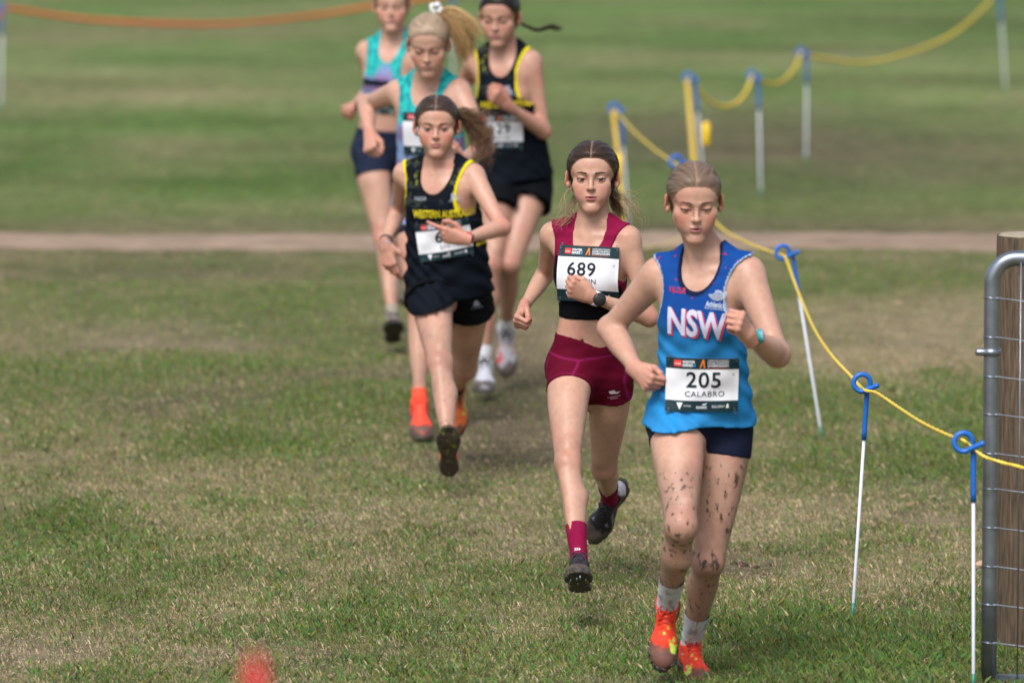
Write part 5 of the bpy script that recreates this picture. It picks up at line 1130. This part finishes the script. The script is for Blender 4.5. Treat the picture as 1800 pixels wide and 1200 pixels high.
if 'wa1' in ONLY:
    root, to, bv, so, bv2 = runner(R3); U = R3['U']; J = R3['J']
    P = Patch(bv, 783, 375, .30, .16, U, roll=-.0, n=40, it=6, dil=1)
    lettering(P, 'WESTERN AUSTRALIA', -.010, -.004, .238, .032, V3(.70, .58, .02), root, to, bold=.03, off=.002)
    lettering(P, 'VALOUR', -.098, .055, .048, .014, V3(.30, .34, .38), root, to, bold=.01); lettering(P, 'ATHLETICS WA', .040, .046, .052, .006, V3(.35, .38, .45), root, to, bold=0)
    P.put('club_logo', poly2d([(-.5, -.5), (.5, -.5), (.55, -.2), (.1, .1), (.0, .5), (-.4, .5), (-.35, 0)]), .037, .062, .030, .026, .0018, V3(.35, .38, .45), root, to)
    P = Patch(bv, 781, 421, .214, .150, U, roll=.10, n=28, it=10, dil=2); bib(root, P, .212, .148, '639', 'SMITH', off=.005, numx=.016)
    band(root, J, 'L', .012, .0232, .020, (.55, .02, .06), 'fitness_band', 1, face=(.010, .007), facecol=((.5, .02, .06), (.02, .02, .02)), out=(.3, -1, .2))
    band(root, J, 'R', .030, .0235, .006, (.02, .015, .015), 'hair_elastic', 1); band(root, J, 'R', -.002, .0235, .010, (.62, .55, .75), 'wristband', 1)
    P2 = Patch(bv2, 838, 535, .07, .05, U, roll=.1, n=10, it=3, dil=0); P2.put('club_logo', poly2d([(-.5, -.5), (.5, -.5), (.1, .5), (-.3, .5)]), 0, .006, .030, .022, .0015, V3(.30, .33, .40), root, so); lettering(P2, 'ATHLETICS WA', .0, -.012, .05, .006, V3(.30, .33, .40), root, so, bold=0)
if 'vic1' in ONLY:
    root, to, bv, so, bv2 = runner(R4); U = R4['U']
    P = Patch(bv, 752, 236, .214, .186, U, roll=.0, n=28, it=10, dil=2); bib(root, P, .212, .180, '350', 'VIC', off=.004)
if 'wa2' in ONLY:
    root, to, bv, so, bv2 = runner(R5); U = R5['U']
    P = Patch(bv, 893, 195, .30, .20, U, roll=.0, n=40, it=6, dil=1)
    lettering(P, 'WESTERN AUSTRALIA', .0, .030, .25, .030, V3(.70, .58, .02), root, to, bold=.03, off=.002)
    P.put('club_logo', poly2d([(-.5, -.5), (.5, -.5), (.1, .1), (.0, .5), (-.4, .5), (-.35, 0)]), .012, .095, .040, .034, .0018, V3(.35, .38, .50), root, to); lettering(P, 'ATHLETICS WA', .015, .072, .06, .008, V3(.35, .38, .5), root, to, bold=0)
    P = Patch(bv, 878, 232, .206, .150, U, roll=-.02, n=28, it=10, dil=2); bib(root, P, .205, .148, '629', 'PERTH', off=.004)
    P2 = Patch(bv2, 934, 345, .07, .05, U, roll=.4, n=10, it=3, dil=0); P2.put('club_logo', poly2d([(-.5, -.5), (.5, -.5), (.1, .5), (-.3, .5)]), 0, .0, .05, .03, .0015, V3(.30, .33, .42), root, so)
if 'vic2' in ONLY: root, to, bv, so, bv2 = runner(R6)
# ------------------------------------------------------------------ pigtail posts and ropes
M_BLUE, M_WHITEP = V3(.012, .13, .50), V3(.62, .66, .74)
YEL = V3(.80, .58, .07)
def twist_rope(name, pts, r, col, label, cat='rope', n=60, parent=None, root=None):
    p = smooth_path(pts, n); L = np.concatenate([[0], np.cumsum(np.linalg.norm(np.diff(p, axis=0), axis=1))])
    m = int(max(60, L[-1] / .012)); q = np.stack([np.interp(np.linspace(0, L[-1], m), L, p[:, k]) for k in range(3)], 1)
    parts = []
    T = np.gradient(q, axis=0); T /= np.linalg.norm(T, axis=1)[:, None]; N = np.cross(T, V3(0, 0, 1)); N /= np.linalg.norm(N, axis=1)[:, None] + 1e-9; B = np.cross(T, N); s = np.linspace(0, L[-1], m)
    for k in range(3):
        a = s / .030 * 2 * np.pi / 1.0 + k * 2.094; parts.append(tube(q + (N * np.cos(a)[:, None] + B * np.sin(a)[:, None]) * r * .5, r * .58, 6))
    v, F = merge(parts); o = mesh_np(name, v, F, M_PLASTIC, np.tile(col, (len(v), 1)) * (.85 + .3 * fbm(v[:, 0] * 80, v[:, 2] * 80, 4))[:, None])
    if label: tag(o, label, cat)
    return o
def pigtail(name, ring, top, bot, label, rr=.036, ang=.0, green=True, S=1.):
    """ring: world centre of the loop, top: where the shaft meets the loop, bot: foot in the ground"""
    d = nrm(top - bot); root = empty(name, bot, label, 'fence post', 'pigtail posts holding the course rope')
    L = np.linalg.norm(top - bot); bl = bot + d * (L - .155 * S)
    v, F = tube([bot - d * .05, bot + d * .03, bl], [.0042, .0052, .0054], 10); put(mesh_np('shaft', v, F, M_PLASTIC, np.tile(M_WHITEP, (len(v), 1))), root)
    if green: v, F = tube([bot - d * .02, bot + d * .055], .0062, 8); put(mesh_np('ground_spike', v, F, M_PLASTIC, np.tile(V3(.02, .18, .12), (len(v), 1))), root)
    # loop: shaft rises to the ring, goes round once and ends in a stub crossing the shaft
    c = ring; off = top - c; a0 = math.atan2(off[2], off[0]); pts = [bl, bl + (top - bl) * .6, top]
    for t in np.linspace(.25, 2 * math.pi * .98, 22): pts.append(c + V3(math.cos(a0 + t), -.05 + .020 * t / 6.28 / rr * .036 * -18 * 0, math.sin(a0 + t)) * rr + V3(0, -.016 * t / 6.28, 0))
    e = pts[-1]; pts.append(e + nrm(V3(math.cos(ang), -.25, math.sin(ang))) * .022); pts.append(e + nrm(V3(math.cos(ang), -.25, math.sin(ang))) * .050)
    v, F = tube(smooth_path(pts, 90), .0085 * S, 12); put(mesh_np('loop', v, F, M_PLASTIC, np.tile(M_BLUE, (len(v), 1))), root)
    return root
def gY(px, py): return ground(px, py)[1]
POSTS = [  # ring px, shaft top px, foot px (or ground depth), label
    ('a', (1693, 776), (1711, 792), (1711, 1215), 'white post with blue loop nearest the steel gate'),
    ('b', (1515, 672), (1524, 690), (1498, 1086), 'white post with blue loop right of the nearest runner, second from the gate'),
    ('c', (1376, 443), (1394, 452), (1445, 770), 'leaning white post with blue loop behind the nearest runner shoulder'),
    ('d', (1188, 284), (1200, 296), (1222, 570), 'post with blue loop seen just above the head of the nearest runner'),
    ('e', (1080, 191), (1092, 206), (1106, 408), 'blurred post with blue loop rising behind the runner with number 689'),
    ('f', (1210, 137), (1222, 150), (1240, 362), 'blurred post with blue loop and a yellow handle hanging beside it'),
    ('g', (1322, 134), (1333, 146), (1337, 346), 'blurred post in the middle of the far rope, its foot in bright grass'),
    ('h', (1408, 93), (1418, 106), (1417, 285), 'blurred post at the far end where the rope starts to rise'),
    ('i', (1750, -10), (1758, 2), (1768, 165), 'far post in the top right corner'),
    ('j', (0, 14), (4, 22), (1, 196), 'far post at the left edge holding the orange tape'),
    ('k', (790, -14), (796, -4), (797, 150), 'far white post behind the blonde runner')]
PR = {}
for k, r_, t_, b_, lab in POSTS:
    Yb = gY(*b_) if k != 'd' else gY(1222, 545); bot = at(b_[0], b_[1], Yb) if k != 'd' else ground(1222, 545); top = at(t_[0], t_[1], Yb); rg_ = at(r_[0], r_[1], Yb)
    PR[k] = rg_; bot[2] = gz(bot[:1], bot[1:2])[0] - .003
    pigtail('pigtail_post', rg_, top, bot, lab, rr=.029 if k not in 'abc' else .0275, ang=.45, S=1.0 if k in 'abc' else 1.1)
def sag(a, b, d, n=9):
    t = np.linspace(0, 1, n)[:, None]; p = a + (b - a) * t; p[:, 2] -= (4 * d * t * (1 - t))[:, 0]; return list(p)
def via(px, py, Y): return at(px, py, Y)
# rope from the gate through the near loops, drawn as it hangs
Ya, Yb_, Yc, Yd, Ye = [PR[k][1] for k in 'abcde']
lp = V3(0, -.01, 0)
pts = [via(2500, 960, 16.0), via(2150, 905, 16.4), via(1860, 840, 16.85), via(1800, 822, 16.95), via(1760, 812, 17.0), via(1728, 801, Ya - .03), PR['a'] + lp + V3(.02, 0, -.01), via(1690, 772, Ya - .01)] 
def span(p, q, mids): return [at(x, y, p[1] + (q[1] - p[1]) * t) for x, y, t in mids]
pts += span(PR['a'], PR['b'], [(1668, 765, .15), (1620, 742, .4), (1575, 713, .7), (1540, 690, .93)]) + [PR['b'] + V3(.006, -.01, -.022)]
pts += span(PR['b'], PR['c'], [(1495, 660, .12), (1460, 622, .35), (1430, 575, .58), (1402, 510, .8), (1383, 458, .97)]) + [PR['c'] + V3(0, -.01, -.012)]
pts += span(PR['c'], PR['d'], [(1355, 443, .12), (1310, 425, .35), (1265, 398, .55), (1225, 350, .8), (1195, 297, .97)]) + [PR['d'] + V3(0, -.01, -.012)]
pts += span(PR['d'], PR['e'], [(1175, 280, .12), (1150, 262, .35), (1115, 232, .65), (1088, 202, .95)]) + [PR['e'] + V3(0, -.01, -.01)]
twist_rope('rope', pts, .0062, YEL, 'yellow rope threaded through the blue loops down to the steel gate', n=260)
for k, P_, Q_, M_, lab in (('1', 'f', 'g', [(1236, 168, .1), (1262, 186, .35), (1290, 184, .6), (1310, 164, .85)], 'far yellow rope sagging between the first two blurred posts'),
                      ('2', 'g', 'h', [(1345, 146, .15), (1370, 146, .4), (1392, 128, .7), (1404, 106, .92)], 'far yellow rope between the second and third blurred posts')):
    twist_rope('rope', [PR[P_] + lp] + span(PR[P_], PR[Q_], M_) + [PR[Q_] + lp], .0125, YEL * V3(.85, .85, .8), lab, n=60)
twist_rope('rope', [PR['h'] + lp, at(1440, 102, gY(1417, 285) + .2), at(1530, 110, gY(1417, 285) + 1.2), at(1640, 78, gY(1417, 285) + 2.6), at(1700, 42, gY(1417, 285) + 3.6), at(1742, 0, gY(1768, 165) - .1), PR['i'] + lp, at(1850, -60, gY(1768, 165) + 1)], .0125, YEL * V3(.85, .85, .8), 'far yellow rope rising to the top right corner of the picture', n=80)
# rope ends hanging down at the gap, with handles
def strap(name, pts, w, col, label, cat):
    p = smooth_path(pts, 40); v = np.vstack([p - V3(w / 2, 0, 0), p + V3(w / 2, 0, 0), p + V3(w / 2, .004, 0), p - V3(w / 2, -.004, 0)]); n = 40
    f = [(a * n + i, b * n + i, b * n + i + 1, a * n + i + 1) for a, b in ((0, 1), (1, 2), (2, 3), (3, 0)) for i in range(n - 1)]
    return tag(mesh_np(name, v, np.array(f), M_PLASTIC, np.tile(col, (len(v), 1)), smooth=False), label, cat)
strap('tape', [PR['f'] + V3(-.01, -.02, -.01), at(1213, 200, PR['f'][1] - .1), at(1220, 290, PR['f'][1] - .3), at(1224, 360, PR['f'][1] - .6)], .030, V3(.55, .38, .05), 'yellow tape hanging from the blurred post with the yellow handle', 'tape')
strap('tape', [PR['e'] + V3(-.01, -.02, -.01), at(1084, 250, PR['e'][1] - .1), at(1090, 330, PR['e'][1] - .3), at(1096, 392, PR['e'][1] - .5)], .026, V3(.55, .38, .05), 'yellow tape hanging beside the post behind the runner with number 689', 'tape')
strap('tape', [at(1135, 436, 31.0), at(1160, 430, 31.2), at(1190, 422, 31.4), at(1225, 408, 31.6)], .05, V3(.55, .40, .15), 'slack yellow tape low over the dirt path between the two nearest runners', 'tape')
for nm, px, py, Y_, lab in (('f', 1241, 236, PR['f'][1] - .25, 'bright yellow plastic handle beside a blurred post'), ('e', 1087, 292, PR['e'][1] - .25, 'bright yellow plastic handle behind the ear of the runner with number 689')):
    c_ = at(px, py, Y_); rt = empty('gate_handle', c_, lab, 'handle')
    v, F = tube([c_ + V3(0, 0, -.075), c_ + V3(0, 0, -.06), c_ + V3(0, 0, 0), c_ + V3(0, 0, .06), c_ + V3(0, 0, .075)], [.012, .026, .023, .026, .012], 14); put(mesh_np('grip', v, F, M_PLASTIC, np.tile(V3(.85, .55, .01), (len(v), 1))), rt)
    a = np.linspace(0, 2 * np.pi, 16, endpoint=False); v, F = tube([c_ + V3(.014 * math.cos(t), 0, .088 + .014 * math.sin(t)) for t in a], .003, 6, closed=True); put(mesh_np('hook', v, F, M_METAL, np.tile(V3(.5, .5, .5), (len(v), 1))), rt)
# orange tape across the back
Yo = gY(1, 196)
def flat_tape(name, pts, hgt, col, label):
    p = smooth_path(pts, 80); tw = .4 * np.sin(np.linspace(0, 9, 80)); up = np.stack([0 * tw, np.sin(tw) * hgt / 2, np.cos(tw) * hgt / 2], 1); v = np.vstack([p - up, p + up, p + up + V3(0, .002, 0), p - up + V3(0, .002, 0)]); n = 80
    f = [(a * n + i, b * n + i, b * n + i + 1, a * n + i + 1) for a, b in ((0, 1), (1, 2), (2, 3), (3, 0)) for i in range(n - 1)]
    return tag(mesh_np(name, v, np.array(f), M_PLASTIC, np.tile(col, (len(v), 1)), smooth=False), label, 'tape')
flat_tape('barrier_tape', [at(x, y, Yo + (x - 10) * .006) for x, y in ((12, 14), (60, 22), (150, 34), (260, 41), (380, 43), (480, 36), (580, 24), (650, 12), (720, 2), (795, -8))], .036, V3(.80, .15, .045), 'orange barrier tape sagging across the grass at the top left')
flat_tape('barrier_tape', [at(x, y, Yo - (10 - x) * .02) for x, y in ((10, 16), (4, 24), (-4, 34), (-30, 60))], .035, V3(.75, .05, .06), 'short red tape tied at the left edge post')

# ------------------------------------------------------------------ gate and timber post
Yg = 17.15
gt = empty('farm_gate', ground(1743, 1200) * 0 + V3(at(1743, 600, Yg)[0], Yg, 0), 'galvanised steel mesh gate standing open at the right edge', 'gate')
P0 = lambda px, py, dy=0.: at(px, py, Yg + dy)
R = .0238
zt, zb, xl = P0(1743, 454)[2], P0(1743, 1196)[2], P0(1743, 600)[0]
rc = .075; arc = [V3(xl + rc - rc * math.cos(a), Yg, zt - rc + rc * math.sin(a)) for a in np.linspace(0, math.pi / 2, 12)]
sl = lambda x: -.0 * (x - xl)
far = V3(xl + 1.5, Yg - .1, zt)
v, F = tube([V3(xl, Yg, zb - .02), V3(xl, Yg, zb + .3), V3(xl, Yg, zt - rc - .05)] + arc + [V3(xl + rc + .02, Yg, zt), far], R, 20); put(mesh_np('gate_frame', v, F, M_METAL), gt)
v, F = tube([V3(xl + R * .8, Yg, zb), V3(xl + 1.5, Yg - .1, zb)], R * .9, 18); put(mesh_np('bottom_rail', v, F, M_METAL), gt)
v, F = tube([far + V3(-.02, 0, 0), V3(far[0] - .02, far[1], zb)], R, 16); put(mesh_np('end_stile', v, F, M_METAL), gt)
zl = P0(1743, 618)[2]
v, F = tube([V3(xl - .050, Yg - .012, zl), V3(xl - .044, Yg - .012, zl), V3(xl + .022, Yg - .008, zl)], [.008, .0115, .0115], 12); put(mesh_np('latch_pin', v, F, M_METAL), gt)
v, F = tube([V3(xl, Yg, zl - .010), V3(xl, Yg, zl + .010)], R + .005, 20); put(mesh_np('latch_collar', v, F, M_METAL), gt)
for yy in (523, 592, 661, 727, 796, 858, 926, 994, 1061, 1128):
    z0 = P0(1743, yy)[2]
    if yy != 592 or True:
        ring_ = [V3(xl + (R + .002) * math.cos(a), Yg + (R + .002) * math.sin(a), z0 + .002 * math.sin(a * 2)) for a in np.linspace(0, 2 * math.pi, 14, endpoint=False)]
        a_, A_ = tube(ring_, .0022, 6, closed=True); b_, B_ = tube([V3(xl - .018, Yg - .022, z0 + .002), V3(xl + .02, Yg - .018, z0), V3(xl + .10, Yg - .020, z0 - .010), V3(xl + 1.48, Yg - .115, z0 - .012)], .0022, 6)
        v, F = merge([(a_, A_), (b_, B_)]); put(mesh_np('mesh_wire', v, F, M_METAL), gt)
for k in range(10):
    x = xl + .085 + .145 * k; v, F = tube([V3(x, Yg - .0245 - .007 * k, zb + .01), V3(x, Yg - .0245 - .007 * k, zt - .01)], .0022, 6); put(mesh_np('mesh_wire', v, F, M_METAL), gt)
c_ = P0(1760, 415, .6); rp = .105; xc = c_[0] + rp; zc = P0(1800, 420, .6)[2]; Yp = Yg + .75
ps = empty('timber_post', V3(xc, Yp, 0), 'weathered round pine post behind the gate at the right edge', 'post')
n = 40; zz = np.linspace(-.05, zc, 60); vs = []
for z_ in zz:
    a = np.linspace(0, 2 * np.pi, n, endpoint=False); rr = rp * (1 - .012 * np.cos(3 * a) + .006 * np.sin(17 * a + z_ * 1.5) + .003 * np.sin(31 * a)) * (1 if z_ < zc - .015 else .99); vs.append(np.stack([xc + rr * np.cos(a), Yp + rr * np.sin(a), 0 * a + z_], 1))
vs = np.array(vs).reshape(-1, 3); f = [(i * n + j, i * n + (j + 1) % n, (i + 1) * n + (j + 1) % n, (i + 1) * n + j) for i in range(59) for j in range(n)]
put(mesh_np('log', vs, np.array(f), M_WOOD), ps)
a = np.linspace(0, 2 * np.pi, n, endpoint=False); cv = np.vstack([[xc, Yp, zc + .004]] + [np.stack([xc + rp * .985 * k * np.cos(a), Yp + rp * .985 * k * np.sin(a), 0 * a + zc + (.004 if k < .95 else -.003)], 1) for k in (.3, .6, .9, 1.)])
f3 = np.array([(0, 1 + j, 1 + (j + 1) % n) for j in range(n)]); f4 = np.array([(1 + k * n + j, 1 + (k + 1) * n + j, 1 + (k + 1) * n + (j + 1) % n, 1 + k * n + (j + 1) % n) for k in range(3) for j in range(n)])
put(mesh_np('sawn_top', cv, [f4, f3], mat('sawn_wood', base=(.34, .29, .22), attr=False, rough=.9, spec=.1, noise=.3, nscale=60)), ps)

# red tipped marker stake close to the camera
c_ = at(450, 1178, 6.7); st = empty('marker_stake', V3(c_[0], c_[1], 0), 'blurred red tipped marker stake at the bottom edge, close to the camera', 'marker')
v, F = tube([V3(c_[0], c_[1], -.1), V3(c_[0], c_[1], c_[2] - .02)], .008, 10); put(mesh_np('stake', v, F, M_PLASTIC, np.tile(V3(.5, .04, .04), (len(v), 1))), st)
v, F = tube([c_ + V3(0, 0, -.10), c_ + V3(.002, 0, -.06), c_ + V3(0, 0, -.02), c_ + V3(0, 0, .008), c_ + V3(0, 0, .018)], [.022, .019, .014, .010, .004], 12); put(mesh_np('red_cap', v, F, M_PLASTIC, np.tile(V3(.62, .02, .035), (len(v), 1))), st)

# dead leaves and clods lying in the grass
rg = np.random.default_rng(9)
LEAF = [(1690, 852, .05), (1640, 880, .05), (1600, 896, .045), (1622, 918, .03), (1728, 995, .06), (1625, 640, .04), (1637, 860, .035), (1588, 880, .04), (1578, 540, .05), (1568, 690, .05), (1440, 690, .05), (1500, 740, .05), (880, 858, .03), (1470, 760, .04), (1655, 760, .04), (1710, 750, .05), (1620, 850, .05), (1300, 600, .04), (1090, 640, .04), (150, 1100, .04), (1345, 1060, .03)]
def leaf_mesh():
    t = np.linspace(0, 1, 7); w = np.sin(np.pi * t ** .8) * .32; v = []
    for a, b in zip(t, w): v += [(a - .5, -b, .10 * a * a + .12 * b), (a - .5, 0, .10 * a * a), (a - .5, b, .10 * a * a + .16 * b)]
    f = [(i * 3 + k, i * 3 + 3 + k, i * 3 + 4 + k, i * 3 + 1 + k) for i in range(6) for k in range(2)]; return np.array(v), np.array(f)
lv, lf = leaf_mesh()
LL = ['large pinkish brown leaf on the grass just right of the nearest rope post ring', 'curled brown leaf below the rope between the two nearest posts', 'pale leaf left of the pair under the nearest rope span', 'small leaf lowest of those under the nearest rope span', 'reddish leaf on the grass at the foot of the gate',
      'brown leaf in the blurred turf high above the second post ring', 'leaf just above the curled brown one under the rope', 'flat leaf right of the shaft of the second post', 'blurred leaf in the turf right of the leaning post', 'leaf on the turf above the second post loop',
      'leaf on the grass left of the second post loop', 'leaf left of the second post, beside its blue sleeve', 'lone pale leaf on the turf between the black singlet runner and the maroon shorts runner', 'leaf near the foot of the leaning post', 'leaf on the grass above the rope midway between the two nearest posts',
      'leaf on the grass up against the gate upright, above the rope', 'leaf directly under the middle of the nearest rope span', 'blurred leaf behind the elbow of the runner in blue', 'blurred leaf between the two front runners', 'leaf alone in the grass at the lower left', 'leaf on the grass right of the legs of the runner in blue']
KL = ['largest dark clod right of the shins of the runner in blue', 'dark clod left end of the row beside the shins of the runner in blue', 'dark clod right end of the row beside the shins of the runner in blue', 'tiny dark clod on the turf left of the front black shoe', 'dark clod on the turf behind and left of the front black shoe',
      'clod of soil at the foot of the second rope post', 'smaller clod of soil tucked against the second rope post', 'third clod from the left in the row beside the shins', 'small clod on the turf below the lifted muddy sole', 'small clod on the turf left of the maroon sock']
for i, (px, py, s_) in enumerate(LEAF):
    p = ground(px, py); a = rg.uniform(0, 6.28); R_ = np.array(Matrix.Rotation(a, 3, 'Z') @ Matrix.Rotation(rg.uniform(-.3, .5), 3, 'X')); v = lv * s_ @ R_.T + p + V3(0, 0, gz(p[:1], p[1:2])[0] + .016)
    c_ = V3(.36, .24, .15) * rg.uniform(.7, 1.3)
    o = mesh_np('dead_leaf', v - p, lf, M_GRASS, np.tile(c_, (len(v), 1))); o.location = p
    tag(o, LL[i], 'leaf', 'dead leaves scattered on the grass')
CL = [(1305, 996, .022), (1290, 993, .016), (1352, 995, .014), (805, 1050, .013), (845, 1010, .016), (1500, 1096, .020), (1510, 1090, .014), (1330, 999, .012), (830, 940, .02), (880, 1000, .018)]
for i_, (px, py, s_) in enumerate(CL):
    p = ground(px, py); th, ph = np.meshgrid(np.linspace(0, np.pi, 8), np.linspace(0, 2 * np.pi, 12, endpoint=False), indexing='ij'); r_ = s_ * (.6 + .5 * fbm(th * 3 + px, ph * 2, 8)); v = np.stack([r_ * np.sin(th) * np.cos(ph), r_ * np.sin(th) * np.sin(ph), .55 * r_ * np.cos(th)], -1).reshape(-1, 3)
    f = np.array([(i * 12 + j, i * 12 + (j + 1) % 12, (i + 1) * 12 + (j + 1) % 12, (i + 1) * 12 + j) for i in range(7) for j in range(12)])
    o = mesh_np('mud_clod', v, f, M_GROUND, np.tile(V3(.09, .06, .045), (len(v), 1))); o.location = p + V3(0, 0, .006); tag(o, KL[i_], 'mud', 'mud clods on the turf')
